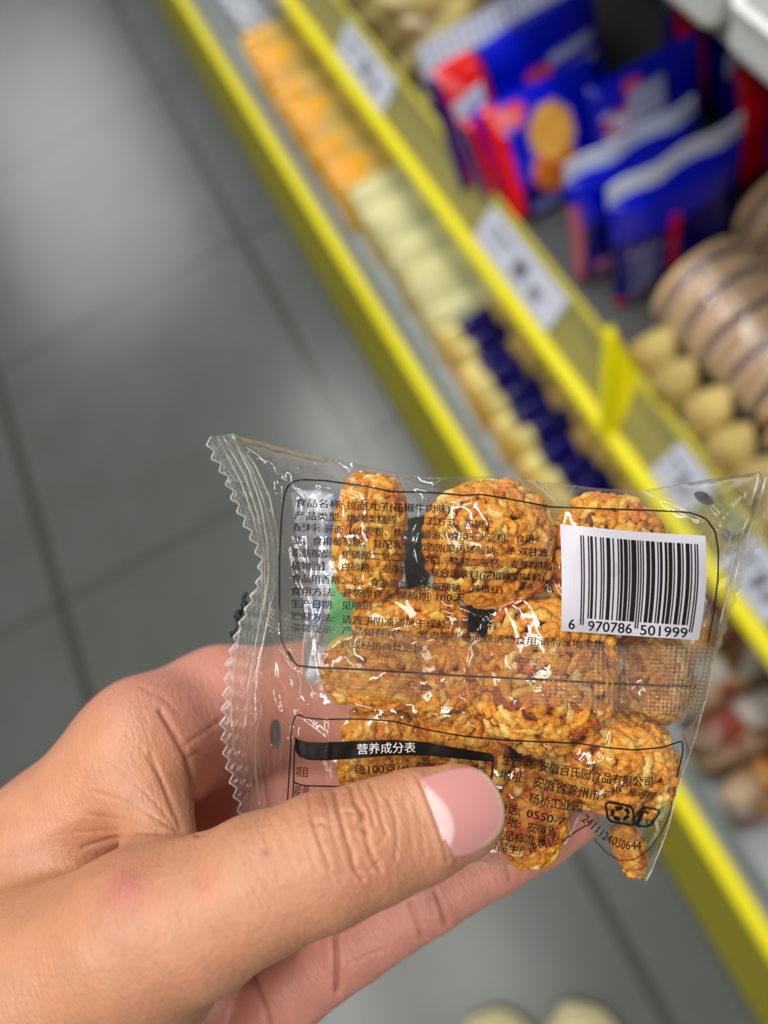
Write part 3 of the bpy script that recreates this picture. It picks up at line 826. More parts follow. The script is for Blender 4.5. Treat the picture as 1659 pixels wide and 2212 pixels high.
for s_ in np.linspace(.05, .86, 8):
    for p_ in nl[::3]:
        q = ncen + (p_ - ncen) * s_; dd = hand_depth(*q)
        if dd and dd < 150: smp.append((q - ncen) / 100); dv.append(dd)
smp = np.array(smp); dv = np.array(dv)
def quad(q): return np.stack([np.ones(len(q)), q[:, 0], q[:, 1], q[:, 0] ** 2, q[:, 0] * q[:, 1], q[:, 1] ** 2], 1)
coef = np.linalg.lstsq(quad(smp), dv, rcond=None)[0]
RN = 12; V, C, Fc = [], [], []
n = len(nl)
lun = smooth_loop(c3([(1166, 505), (1240, 560), (1320, 640), (1365, 730), (1370, 820), (1340, 900), (1318, 945), (1300, 870), (1250, 720), (1200, 600)]), 2)
def inside(P, poly):
    x, y = P; c = False
    for (x0, y0), (x1, y1) in zip(poly, np.roll(poly, -1, 0)):
        if (y0 > y) != (y1 > y) and x < (x1 - x0) * (y - y0) / (y1 - y0) + x0: c = not c
    return c
npink, nlun, nrim = np.array(lin(208, 146, 142)), np.array(lin(232, 196, 192)), np.array(lin(204, 170, 146))
for j in range(RN + 1):
    s_ = (j / RN) ** .8
    for p_ in nl:
        q = ncen + (p_ - ncen) * s_
        d = float((quad(((q - ncen) / 100)[None]) @ coef)[0]) - .42 - .25 * (1 - s_ ** 4)
        V.append(pxd(q[0], q[1], d))
        k = npink
        ld = polydist(q[None], list(map(tuple, lun)) + [tuple(lun[0])])[0]
        if inside(q, lun): k = npink + (nlun - npink) * min(1, ld / 8)
        if s_ > .93 and q[0] > 1040: k = nrim
        C.append(k)
for j in range(RN):
    for k in range(n): Fc.append((j * n + k, (j + 1) * n + k, (j + 1) * n + (k + 1) % n, j * n + (k + 1) % n))
base = len(V)
for p_ in nl:
    q = ncen + (p_ - ncen) * 1.0
    d = float((quad(((q - ncen) / 100)[None]) @ coef)[0]) + .9
    V.append(pxd(q[0], q[1], d)); C.append(nrim)
for k in range(n): Fc.append((RN * n + k, base + k, base + (k + 1) % n, RN * n + (k + 1) % n))
m_nail = pmat('nail', (1, 1, 1), .28, .5, attr=True, coat=.25, sss=.2, bump=.05, bscale=500, bdist=.0005)
o = mesh_obj('thumb_nail', V, Fc, m_nail, hand_o, True, C); o['label'] = 'pink thumb nail with a pale half moon'

# ------------------------------------------------------------------ the noodle clusters in the bag
CL = [  # px, py, depth mm, rx px, ry px, rz mm, squareness, turn, label
    (798, 1160, 161, 71, 134, 6.5, 3.2, .08, 'tall narrow orange noodle cluster at the upper left inside the clear bag'),
    (1056, 1174, 160, 139, 133, 9.5, 2.4, 0, 'large round noodle cluster at the top middle, under the ingredient lines'),
    (1308, 1205, 162, 126, 136, 8.5, 2.3, .2, 'noodle cluster behind the white barcode sticker'),
    (884, 1342, 163, 120, 66, 7.0, 2.6, -.1, 'small noodle cluster under the tall narrow one, above the ribbed seal'),
    (1160, 1335, 165, 83, 78, 6.5, 2.2, .3, 'small noodle cluster left of the barcode sticker corner'),
    (812, 1452, 161, 116, 74, 7.5, 2.4, .1, 'noodle cluster at the left end of the ribbed seal'),
    (962, 1462, 163, 111, 98, 7.5, 2.3, -.2, 'noodle cluster under the middle of the ribbed seal, above the black table heading'),
    (1180, 1462, 158.5, 146, 165, 9.0, 2.7, .12, 'biggest noodle cluster, crossing the ribbed seal below the barcode'),
    (1398, 1462, 165, 90, 98, 7.0, 2.3, 0, 'dim noodle cluster at the right end of the ribbed seal'),
    (832, 1628, 163, 98, 102, 6.5, 2.8, .1, 'noodle cluster behind the black table heading above the thumb'),
    (1002, 1622, 164, 92, 102, 6.5, 2.6, -.2, 'noodle cluster just above the thumb nail'),
    (1318, 1640, 161, 143, 114, 8.5, 2.3, .25, 'noodle cluster at the lower right above the recycling marks'),
    (1148, 1752, 164, 73, 114, 6.0, 2.4, .1, 'reddish noodle cluster right of the thumb tip'),
    (1360, 1834, 165.5, 30, 56, 2.4, 2.2, -.35, 'thin noodle piece in the pointed bottom corner of the bag'),
]
m_noodle = pmat('fried_noodle', (1, 1, 1), .45, .4, attr=True, bump=.9, bscale=900, bdist=.0009, var=.28, coat=.2, sss=.18)
NCOL = [np.array(lin(*c)) for c in ((228, 140, 28), (234, 156, 38), (216, 120, 22), (240, 180, 72), (244, 200, 112), (188, 86, 18), (226, 142, 30), (128, 58, 16))]
NPR = np.array([.26, .26, .10, .17, .06, .02, .12, .01])
def se_radius(n, p): return 1.0 / (np.sum(np.abs(n) ** p)) ** (1 / p)
def noodle_cluster(i, px, py, d, rx, ry, rz, p, turn, lab):
    r = np.random.default_rng(100 + i)
    k = d / F_PX; R = np.array([rx * k, ry * k, rz]); c0 = cmm(px, py, d).astype(float)
    ca, sa = math.cos(turn), math.sin(turn)
    def tow(q):
        q = np.asarray(q, float); q = np.stack([q[..., 0] * ca - q[..., 1] * sa, q[..., 0] * sa + q[..., 1] * ca, q[..., 2]], -1)
        return cam_to_world(q + c0)
    b = MB()
    ph = r.uniform(0, 6, 9)
    nu, nvv = 30, 20; V, Fc = [], []
    for a in range(nvv + 1):
        th = math.pi * a / nvv
        for q in range(nu):
            f = 2 * math.pi * q / nu; n = np.array([math.sin(th) * math.cos(f), math.sin(th) * math.sin(f), math.cos(th)])
            rr = se_radius(n, p) * (.86 + .06 * math.sin(5 * n[0] + ph[0] + 4 * n[1]) + .05 * math.sin(9 * n[1] + ph[1] + 7 * n[2]) + .04 * math.sin(13 * n[0] - 8 * n[2] + ph[2]))
            V.append(n * rr * R)
    for a in range(nvv):
        for q in range(nu): Fc.append((a * nu + q, (a + 1) * nu + q, (a + 1) * nu + (q + 1) % nu, a * nu + (q + 1) % nu))
    b.add(tow(V), Fc, np.array(lin(150, 74, 20)) if i != 12 else np.array(lin(168, 62, 20)))  # dark core colour stands in for shadow in the gaps between strands
    area = (R[0] * R[1] * 2 + R[0] * R[2] * 2 + R[1] * R[2] * 2)
    ns = int(np.clip(area * 1.1, 60, 340))
    for s in range(ns):
        n = r.normal(size=3); n /= np.linalg.norm(n)
        if n[2] > .35: n[2] *= -1                    # mostly on the side the bag shows, some behind
        t = np.cross(n, r.normal(size=3)); t /= np.linalg.norm(t)
        L_ = r.uniform(1.6, 5.5) * (1.5 if r.random() < .16 else 1); bend = r.uniform(-.35, .35); lift = r.uniform(-.10, .03)
        rad = r.uniform(.75, 1.3); m_ = 7; pts = []
        sd = np.cross(n, t)
        for q in range(m_):
            u = (q / (m_ - 1) - .5)
            dirn = n * R.mean() + t * L_ * u + sd * bend * L_ * (u * u * 4 - .5)
            dirn /= np.linalg.norm(dirn)
            nn = dirn / R * R.mean(); nn = dirn
            pts.append(nn * se_radius(nn, p) * R * (.96 + lift + .10 * (u * u) * r.uniform(-1, .4)) + r.normal(0, .10, 3))
        pts = np.array(pts); prof = rad * (1 - .35 * np.abs(np.linspace(-1, 1, m_)) ** 3) * r.uniform(.85, 1.15, m_)
        col = NCOL[r.choice(8, p=NPR)] * r.uniform(.85, 1.08)
        if i == 12 and r.random() < .22: col = np.array(lin(216, 96, 44))
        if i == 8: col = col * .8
        b.tube(tow(pts), prof * .001, 7, col)
    o = b.build('noodle_cluster', m_noodle, None, True)
    tag(o, lab, 'noodle snack', 'orange noodle clusters inside the clear bag')
for i, c in enumerate(CL): noodle_cluster(i, *c)

# ------------------------------------------------------------------ the clear bag: two films, seals, printing, sticker
TOPE = [(503, 940), (570, 957), (640, 976), (700, 990), (760, 1001), (820, 1015), (860, 1024), (920, 1034), (980, 1031), (1040, 1030), (1110, 1035), (1190, 1043), (1290, 1056), (1385, 1062), (1450, 1050), (1520, 1038), (1590, 1026), (1640, 1019)]
RIGHT = [(1652, 1040), (1640, 1095), (1622, 1150), (1602, 1205), (1584, 1260), (1570, 1315), (1556, 1370), (1541, 1420), (1532, 1475), (1519, 1530), (1503, 1590), (1486, 1640), (1468, 1690), (1456, 1740), (1444, 1785), (1428, 1830), (1410, 1874), (1393, 1911)]
BOT = [(1378, 1900), (1345, 1868), (1318, 1835), (1290, 1800), (1268, 1775), (1252, 1758), (1240, 1786), (1226, 1815), (1206, 1840), (1170, 1858), (1120, 1867), (1040, 1868), (960, 1868), (860, 1860), (760, 1850), (660, 1830), (590, 1800)]
LEFT = [(576, 1740), (568, 1680), (560, 1610), (556, 1545), (553, 1480), (563, 1410), (577, 1340), (588, 1280), (592, 1220), (584, 1150), (568, 1090), (545, 1030), (520, 980)]
OUT = np.array(TOPE + RIGHT + BOT + LEFT, float)
OUTL = [tuple(p) for p in OUT] + [tuple(OUT[0])]
RIDGE = [  # px polylines, half width px, height mm (towards the viewer)
    ([(745, 1000), (860, 1040), (930, 1062), (990, 1080), (1025, 1072), (1060, 1062)], 9, .9),
    ([(1118, 1100), (1150, 1170), (1172, 1225), (1192, 1275)], 5, .45), ([(1000, 1245), (1032, 1295), (1056, 1342)], 5, .5),
    ([(1188, 1205), (1210, 1265), (1232, 1300)], 6, .5), ([(580, 1020), (603, 1110), (618, 1180), (632, 1240), (650, 1290)], 9, 1.1),
    ([(505, 945), (560, 1000), (585, 1025)], 7, .6), ([(520, 950), (600, 1010), (700, 1050), (800, 1075)], 7, .4),
    ([(1395, 1066), (1480, 1100), (1560, 1140), (1612, 1165)], 9, 1.3), ([(1560, 1040), (1540, 1090), (1575, 1140)], 7, .5),
    ([(1235, 1762), (1290, 1722), (1360, 1688)], 7, 1.1), ([(1250, 1760), (1300, 1800), (1330, 1840)], 6, .5),
    ([(712, 1560), (706, 1640), (722, 1700)], 7, .5), ([(640, 1545), (700, 1590), (690, 1640)], 6, .4),
    ([(1060, 1560), (1085, 1600), (1100, 1650)], 6, .5), ([(985, 1540), (1040, 1585)], 5, .4), ([(1330, 1500), (1320, 1600), (1300, 1640)], 5, .35),
    ([(1500, 1180), (1480, 1260), (1505, 1340)], 7, .5), ([(1560, 1210), (1535, 1300), (1520, 1380)], 6, .6),
    ([(690, 1050), (800, 1066), (880, 1085)], 5, .4), ([(640, 1080), (630, 1160), (650, 1230)], 8, .6), ([(1450, 1560), (1440, 1660), (1400, 1760)], 6, .5),
    ([(1210, 1640), (1200, 1740), (1215, 1800)], 6, .5), ([(760, 1010), (900, 1090), (1010, 1160)], 5, .25), ([(900, 1280), (960, 1320), (1010, 1330)], 5, .3),
    ([(600, 1400), (650, 1470), (640, 1560)], 7, .5), ([(590, 1500), (640, 1620), (650, 1720)], 7, .5),
]
def sstep(a, b, x): t = np.clip((x - a) / (b - a), 0, 1); return t * t * (3 - 2 * t)
def film_front(P):
    P = np.atleast_2d(np.asarray(P, float)); e = polydist(P, OUTL)
    s = np.sqrt(np.clip(1 - (1 - np.clip(e / 150, 0, 1)) ** 2, 0, 1))
    D = 166.0 - 12.5 * s
    for (px, py, d, rx, ry, rz, p, turn, _) in CL:  # the film lies over the clusters
        ux, uy = P[:, 0] - px, P[:, 1] - py; c_, s_ = math.cos(turn), math.sin(turn)
        q = ((ux * c_ + uy * s_) / (rx * 1.22)) ** 2 + ((uy * c_ - ux * s_) / (ry * 1.22)) ** 2
        f = d - 1.3 - (rz * 1.12 + .3) * np.clip(1.08 - q, 0, 2) ** .62 + 3 * np.clip(q - 1.08, 0, 9)
        D = smin(D, f, 2.2)
    t = polydist(P, [(1000, 1760), (700, 1860), (520, 1930)])  # pressed in by the thumb
    w = sstep(200, 60, t); D = np.maximum(D, 152.5 * w + D * (1 - w))
    ed = np.clip(e / 26, 0, 1)
    x, y = P[:, 0] / 100, P[:, 1] / 100
    wr = .30 * np.sin(3.1 * x + 1.7 * np.sin(1.3 * y)) * np.sin(2.3 * y + .6 + 1.1 * np.sin(1.9 * x)) + .16 * np.sin(7.3 * x - 4.1 * y + 1.5 * np.sin(2.7 * y)) + .04 * np.sin(5.1 * x + 9.7 * y + 2 * np.sin(3.3 * x))
    fine = .012 * np.sin(19 * x + 6 * y + 2 * np.sin(5 * y)) + .012 * np.sin(-11 * x + 17 * y + 2 * np.sin(4 * x))
    lw = sstep(720, 600, P[:, 0]); wr = wr + lw * (.35 * np.sin(P[:, 0] / 9.5 + 1.2 * np.sin(y * 1.7)) + .25 * np.sin(P[:, 0] / 5.3 + np.sin(y * 2.3)))
    rw = sstep(1470, 1580, P[:, 0]) * sstep(1450, 1300, P[:, 1]); wr = wr + rw * (.4 * np.sin(11 * x + 7 * y + 2 * np.sin(6 * y)) + .3 * np.sin(-9 * x + 15 * y + 2 * np.sin(8 * x)))
    D = D + (wr + fine) * ed
    for pts, w_, h_ in RIDGE:
        q = polydist(P, pts) / w_; D = D - h_ * np.exp(-np.abs(q) ** 1.5) * ed
    return D
def film_back(P):
    P = np.atleast_2d(np.asarray(P, float)); e = polydist(P, OUTL)
    s = np.sqrt(np.clip(1 - (1 - np.clip(e / 150, 0, 1)) ** 2, 0, 1))
    x, y = P[:, 0] / 100, P[:, 1] / 100
    b = 166.2 + 8.0 * s + .4 * np.sin(4 * x + 3 * y) * np.clip(e / 30, 0, 1)
    t = sstep(1600, 1760, P[:, 1]); b = b * (1 - t) + np.minimum(b, 169.0) * t
    return b
def fill(poly, step, jit=.28, seed=3):
    """triangulate a pixel-space outline with an even scatter of inner points"""
    poly = np.array(poly, float); r = np.random.default_rng(seed)
    pts = []
    for a, b in zip(poly, np.roll(poly, -1, 0)):
        m = max(1, int(np.linalg.norm(b - a) / step)); pts += [a + (b - a) * k / m for k in range(m)]
    nb = len(pts); lo, hi = poly.min(0), poly.max(0)
    gx_, gy_ = np.meshgrid(np.arange(lo[0], hi[0], step), np.arange(lo[1], hi[1], step * .88))
    gx_ = gx_ + (np.arange(gx_.shape[0]) % 2)[:, None] * step / 2
    Q = np.stack([gx_.ravel(), gy_.ravel()], 1) + r.uniform(-jit, jit, (gx_.size, 2)) * step * .3
    x, y = Q[:, 0], Q[:, 1]; ins = np.zeros(len(Q), bool)
    for (x0, y0), (x1, y1) in zip(poly, np.roll(poly, -1, 0)):
        if y0 == y1: continue
        ins ^= ((y0 > y) != (y1 > y)) & (x < (x1 - x0) * (y - y0) / (y1 - y0) + x0)
    d = polydist(Q, [tuple(p) for p in poly] + [tuple(poly[0])])
    Q = Q[ins & (d > step * .5)]
    allp = [Vector((float(a), float(b))) for a, b in list(pts) + list(Q)]
    res = delaunay_2d_cdt(allp, [(i, (i + 1) % nb) for i in range(nb)], [], 1, 1e-4)
    return np.array([(v.x, v.y) for v in res[0]]), [tuple(f) for f in res[2]]

bag = empty('snack_bag', tuple(pxd(1060, 1440, 170)))
tag(bag, 'clear sealed snack bag with black printing and a white barcode sticker, held in the hand', 'snack bag')
def kid(o, parent=None):
    p = parent or bag; o.parent = p
    if p is bag: o.matrix_parent_inverse = (Matrix.Translation(bag.location)).inverted()
    return o
m_film = film_mat('bag_film', tint=(.985, .98, .965), base=.05, edge=.62, rough=.045, haze=.012, bump=.18, bscale=190, bdist=.0009)
m_film_b = film_mat('bag_film_back', tint=(.98, .975, .96), base=.03, edge=.45, rough=.08, haze=.012, bump=.25, bscale=200, bdist=.0012)
P2, T2 = fill(OUT, 5.0)
o = kid(mesh_obj('front_film', pxd(P2[:, 0], P2[:, 1], film_front(P2)), T2, m_film, None, True)); o['label'] = 'clear crinkled front film'
P3, T3 = fill(OUT, 14.0)
o = kid(mesh_obj('back_film', pxd(P3[:, 0], P3[:, 1], film_back(P3)), [f[::-1] for f in T3], m_film_b, None, True)); o['label'] = 'clear back film'

# end seals, with pressed ribs and a zigzag cut
def seal_strip(inner, outer, nrow, zig, ribs, depth0, amp, name, mat, flute=0.0, thick=.0):
    """strip between two pixel polylines; ribs run along its length"""
    def res(poly, n):
        poly = np.array(poly, float); L_ = np.r_[0, np.cumsum(np.linalg.norm(np.diff(poly, axis=0), axis=1))]
        t = np.linspace(0, L_[-1], n); return np.stack([np.interp(t, L_, poly[:, 0]), np.interp(t, L_, poly[:, 1])], 1), L_[-1]
    A, LA = res(inner, nrow); B, LB = res(outer, nrow)
    nc = 44; V, Fc, UV = [], [], []
    zp = 32.0
    for j in range(nrow):
        a, b_ = A[j], B[j]; w = b_ - a; t = j / (nrow - 1)
        tri = abs(((LB * t / zp) % 1) * 2 - 1) * zig
        for k in range(nc + 1):
            s = k / nc; q = a + w * (s * (1 - tri / max(20, np.linalg.norm(w))))
            dd = depth0 + amp * math.sin(ribs * s * 2 * math.pi) * (1 if .1 < s < .92 else .3) + flute * math.sin(t * 9 + s * 2) * s + .4 * math.sin(t * 23 + s * 4) * flute
            V.append(pxd(q[0], q[1], dd)); UV.append((s, t))
    for j in range(nrow - 1):
        for k in range(nc): Fc.append((j * (nc + 1) + k, j * (nc + 1) + k + 1, (j + 1) * (nc + 1) + k + 1, (j + 1) * (nc + 1) + k))
    o = mesh_obj(name, V, Fc, mat, None, True); return kid(o)
m_sealf = film_mat('sealed_film', tint=(.95, .95, .93), base=.10, edge=.6, rough=.10, haze=.05, hazecol=lin(225, 225, 220), bump=.4, bscale=500, bdist=.0006)
m_edge = film_mat('cut_film_edge', tint=(.85, .86, .84), base=.3, edge=.4, rough=.2, haze=.45, hazecol=lin(225, 228, 226), bump=0)
L_IN = [(503, 936), (540, 1000), (568, 1070), (588, 1140), (596, 1200), (594, 1270), (580, 1340), (562, 1420), (552, 1500), (556, 1570), (562, 1640), (572, 1710), (590, 1800)]
L_OUT = [(442, 946), (452, 985), (480, 1030), (500, 1085), (522, 1130), (545, 1180), (556, 1215), (554, 1250), (540, 1285), (520, 1330), (500, 1385), (486, 1430), (480, 1500), (474, 1570), (482, 1640), (500, 1710), (520, 1780)]
o = seal_strip(L_IN, L_OUT, 220, 15, 4.5, 165.6, .42, 'end_seal', m_sealf, .5); o['label'] = 'left end seal with pressed ribs and a zigzag cut edge'
zz = MB(); LO = np.array(L_OUT, float); LL = np.r_[0, np.cumsum(np.linalg.norm(np.diff(LO, axis=0), axis=1))]
tt = np.linspace(0, LL[-1], 219); pts = []
for t in tt:
    q = np.array([np.interp(t, LL, LO[:, 0]), np.interp(t, LL, LO[:, 1])]); tri = abs(((t / 32) % 1) * 2 - 1) * 15
    pts.append(pxd(q[0] + tri * .93, q[1] - tri * .2, 165.6 + .4 * math.sin(t / 90)))
zz.tube(pts, .00013, 5); kid(zz.build('cut_edge', m_edge, None, True))
R_IN = [(1641, 1018), (1628, 1100), (1610, 1165), (1590, 1225), (1570, 1300), (1554, 1372), (1540, 1420)]
R_OUT = [(1668, 1010), (1668, 1075), (1650, 1165), (1622, 1230), (1596, 1290), (1578, 1340), (1550, 1424)]
o = seal_strip(R_IN, R_OUT, 120, 8, 3.5, 167.0, .9, 'end_seal', m_sealf, 1.2); o['label'] = 'right end seal seen nearly edge on'
# bright gathered creases where the films meet the seals
cr = MB()
for k, (pl, w) in enumerate((([(504, 938), (552, 1006), (583, 1075), (598, 1150), (604, 1210)], .16), ([(500, 940), (540, 1020), (563, 1090), (576, 1160), (580, 1240), (568, 1330)], .12),
        ([(470, 945), (520, 1040), (548, 1120), (566, 1200), (566, 1270)], .10), ([(482, 943), (530, 1030), (556, 1110), (572, 1200), (572, 1280), (556, 1370), (536, 1480), (530, 1580)], .10),
        ([(585, 1300), (566, 1400), (548, 1470), (566, 1530), (552, 1590), (552, 1660), (560, 1740)], .16), ([(520, 1340), (506, 1440), (498, 1540), (510, 1640)], .09),
        ([(1640, 1022), (1618, 1110), (1590, 1190), (1572, 1260), (1556, 1350)], .26), ([(1655, 1030), (1630, 1120), (1600, 1200), (1580, 1280)], .2),
        (TOPE[:8], .11), (TOPE[7:14], .10), (TOPE[13:], .12), (RIGHT[7:], .12), (BOT[:12], .11))):
    pl = np.array(pl, float); L_ = np.r_[0, np.cumsum(np.linalg.norm(np.diff(pl, axis=0), axis=1))]; t = np.linspace(0, L_[-1], 40)
    px_, py_ = np.interp(t, L_, pl[:, 0]), np.interp(t, L_, pl[:, 1])
    if k >= 8: dd = 166.05 + 0 * t
    else: dd = 165.0 + .3 * np.sin(t / 40)
    cr.tube(pxd(px_, py_, dd), w * .001, 5)
m_fold = film_mat('film_fold', tint=(.93, .92, .86), base=.22, edge=.6, rough=.08, haze=.10, hazecol=lin(222, 218, 190), bump=0)
kid(cr.build('folded_edge', m_fold, None, True))

# the lapped centre seal with its pressed grid
ST = np.array([(560, 1300), (600, 1318), (700, 1346), (800, 1360), (900, 1371), (1000, 1378), (1100, 1384), (1250, 1390), (1400, 1395), (1546, 1398)], float)
SB = np.array([(628, 1492), (660, 1496), (720, 1499), (800, 1503), (900, 1510), (1000, 1516), (1100, 1522), (1250, 1530), (1400, 1538), (1512, 1545)], float)
nU, nW = 260, 34; V, Fc, UV = [], [], []
tu = np.linspace(0, 1, nU); k10 = np.linspace(0, 1, 10)
A = np.stack([np.interp(tu, k10, ST[:, 0]), np.interp(tu, k10, ST[:, 1])], 1); B = np.stack([np.interp(tu, k10, SB[:, 0]), np.interp(tu, k10, SB[:, 1])], 1)
G = (A[:, None, :] * (1 - np.linspace(0, 1, nW))[None, :, None] + B[:, None, :] * np.linspace(0, 1, nW)[None, :, None])
dS = film_front(G.reshape(-1, 2)) - .55
G2 = G.reshape(-1, 2); V = pxd(G2[:, 0], G2[:, 1], dS)
Fc = [(i * nW + j, i * nW + j + 1, (i + 1) * nW + j + 1, (i + 1) * nW + j) for i in range(nU - 1) for j in range(nW - 1)]
m_lap = film_mat('ribbed_seal_film', tint=(.97, .96, .93), base=.2, edge=.5, rough=.12, haze=.02, hazecol=lin(230, 226, 215), bump=1.0, bscale=300, bdist=.00034, grid=(2 * math.pi * 118, 2 * math.pi * 17))
o = mesh_obj('centre_seal', V, Fc, m_lap, None, True)
uvl = o.data.uv_layers.new(name='UVMap'); li = np.empty(len(o.data.loops), np.int32); o.data.loops.foreach_get('vertex_index', li)
uv = np.stack([li // nW / (nU - 1), li % nW / (nW - 1)], 1); uvl.data.foreach_set('uv', uv.astype(np.float32).ravel()); kid(o)
o['label'] = 'lapped ribbed seal running across the bag'

# ---- printing
m_ink2 = pmat('black_print', lin(20, 15, 13), .55, .3); m_wink = pmat('white_print', lin(240, 238, 236), .5); m_lab = pmat('sticker_paper', lin(198, 194, 202), .4, .3)
_font = {}
def glyphs(body, bold=0):
    if (body, bold) in _font: return _font[body, bold]
    c = bpy.data.curves.new('t', 'FONT'); c.body = body; c.size = 1; c.resolution_u = 3; c.offset = bold
    ob = bpy.data.objects.new('t', c); COL.objects.link(ob)
    dgx = bpy.context.evaluated_depsgraph_get(); dgx.update()
    me_ = bpy.data.meshes.new_from_object(ob.evaluated_get(dgx))
    v = np.array([tuple(x.co)[:2] for x in me_.vertices]).reshape(-1, 2); f = [tuple(p.vertices) for p in me_.polygons]
    bpy.data.objects.remove(ob); bpy.data.curves.remove(c); bpy.data.meshes.remove(me_)
    _font[body, bold] = (v, f); return v, f
class Print:
    def __init__(s): s.P = []; s.F = []; s.off = []
    def add(s, P, F, off=-.22):
        n = len(s.P); s.P += [tuple(p) for p in P]; s.F += [tuple(i + n for i in f) for f in F]; s.off += [off] * len(P)
    def text(s, body, path, h, off=-.22, bold=.022, shear=0):
        v, f = glyphs(body)
        if not len(v): return
        n_ = len(v); v = np.concatenate([v + [-bold / 2, 0], v + [bold / 2, 0]]); f = f + [tuple(i + n_ for i in q) for q in f]
        x0, x1 = v[:, 0].min(), v[:, 0].max(); path = np.array(path, float)
        L_ = np.r_[0, np.cumsum(np.linalg.norm(np.diff(path, axis=0), axis=1))]
        t = (v[:, 0] - x0) / (x1 - x0) * L_[-1] + shear * v[:, 1] * h
        bx = np.interp(t, L_, path[:, 0]) + np.where(t < 0, t, 0) + np.where(t > L_[-1], t - L_[-1], 0); by = np.interp(t, L_, path[:, 1])
        sm = 12.0; dx = np.interp(t + sm, L_, path[:, 0]) - np.interp(t - sm, L_, path[:, 0]); dy = np.interp(t + sm, L_, path[:, 1]) - np.interp(t - sm, L_, path[:, 1])
        ln = np.hypot(dx, dy) + 1e-9; nxp, nyp = dy / ln, -dx / ln
        s.add(np.stack([bx + nxp * v[:, 1] * h, by + nyp * v[:, 1] * h], 1), f, off)
    def line(s, path, w, off=-.22, closed=False, step=5):
        path = np.array(path + ([path[0]] if closed else []), float); L_ = np.r_[0, np.cumsum(np.linalg.norm(np.diff(path, axis=0), axis=1))]
        n = max(2, int(L_[-1] / step)); t = np.linspace(0, L_[-1], n); c = np.stack([np.interp(t, L_, path[:, 0]), np.interp(t, L_, path[:, 1])], 1)
        k = np.array([.25, .5, .25])
        if n > 6 and not closed: c[1:-1] = c[:-2] * .25 + c[1:-1] * .5 + c[2:] * .25
        d = np.gradient(c, axis=0); d /= np.linalg.norm(d, axis=1)[:, None] + 1e-9; nn = np.stack([d[:, 1], -d[:, 0]], 1)
        P = np.concatenate([c + nn * w / 2, c - nn * w / 2]); s.add(P, [(i, i + 1, n + i + 1, n + i) for i in range(n - 1)], off)
    def poly(s, pts, off=-.22, step=7):
        P, T = fill(pts, step); s.add(P, T, off)
    def build(s, name, mat, parent=None, surf=None):
        P = np.array(s.P); d = (surf or film_front)(P) + np.array(s.off)
        return kid(mesh_obj(name, pxd(P[:, 0], P[:, 1], d), s.F, mat, None, False), parent)

ing = Print()
LINES = [
    ('食品名称:', [(638, 1093), (740, 1097)], 22), ('拉面丸子(花椒牛肉味)', [(748, 1099), (860, 1104), (972, 1107)], 23),
    ('产品类型:', [(636, 1120), (737, 1125)], 22), ('烘烤类糕点', [(748, 1126), (857, 1131)], 22), ('加工方式:', [(895, 1131), (992, 1136)], 22), ('热加工', [(1003, 1137), (1065, 1140)], 22),
    ('配料:', [(634, 1146), (690, 1148)], 22), ('碎面【(小麦粉、精炼棕榈油、食用玉米淀粉、食用', [(701, 1150), (850, 1158), (1000, 1167), (1152, 1172)], 22),
    ('盐、食用葡萄糖、复配乳化稳定剂(聚丙烯酸钠、单,双甘油', [(632, 1174), (800, 1181), (1000, 1194), (1182, 1201)], 22),
    ('脂肪酸酯、焦磷酸二氢二钠、磷脂、磷酸二氢钙、麦芽糊精)、', [(630, 1201), (800, 1208), (1000, 1221), (1200, 1231)], 22),
    ('植物油】、白砂糖、麦芽糊精、复合调味料(花椒味调味料)、', [(629, 1229), (800, 1234), (1000, 1248), (1184, 1257)], 22),
    ('食品用香精、水、食品添加剂(谷氨酸钠、辣椒红)', [(630, 1256), (760, 1262), (920, 1274), (1086, 1282)], 22),
    ('食用方法:', [(628, 1284), (724, 1287)], 22), ('开袋即食', [(740, 1288), (826, 1291)], 22), ('保质期:', [(856, 1293), (931, 1297)], 22), ('180天', [(942, 1297), (1003, 1299)], 22),
    ('生产日期:', [(628, 1311), (721, 1314)], 22), ('见喷码', [(738, 1315), (803, 1317)], 22),
    ('贮藏方法:', [(628, 1338), (721, 1342)], 21), ('请置于阴凉通风干燥处,', [(738, 1345), (860, 1353), (970, 1357)], 22), ('常温保存', [(986, 1357), (1076, 1359)], 22),
    ('温馨提示:', [(628, 1362), (721, 1368)], 20), ('产品如有漏气、发霉等质量问题请勿食用,请到当地零售', [(738, 1369), (880, 1378), (1080, 1388), (1303, 1401)], 22),
    ('商或经销商处更换。', [(735, 1398), (830, 1404), (922, 1410)], 21),
]
for body, path, h in LINES: ing.text(body, path, h * .92)
ing.build('ingredient_print', m_ink2)['label'] = 'black ingredient text lines'
fr = Print()
fr.line([(632, 1492 - 62), (618, 1405), (607, 1380), (604, 1300), (604, 1200), (608, 1120), (613, 1075), (620, 1052), (634, 1040), (652, 1036), (700, 1038), (790, 1050), (845, 1062), (910, 1063), (960, 1066), (1000, 1070), (1040, 1068), (1100, 1078), (1190, 1095), (1300, 1099), (1420, 1103), (1490, 1107), (1525, 1120), (1545, 1148), (1552, 1190), (1551, 1250), (1543, 1320), (1529, 1388)], 3.2)
fr.line([(622, 1405), (640, 1438), (680, 1442), (800, 1447), (1000, 1460), (1200, 1470), (1350, 1478), (1492, 1483)], 4.2)
fr.line([(620, 1745), (626, 1650), (630, 1570), (638, 1546), (646, 1543), (660, 1551), (700, 1554), (770, 1553), (850, 1558), (930, 1578), (1000, 1590), (1090, 1599), (1250, 1606), (1310, 1615), (1370, 1620), (1430, 1615), (1474, 1600), (1476, 1622), (1462, 1680)], 3.0)
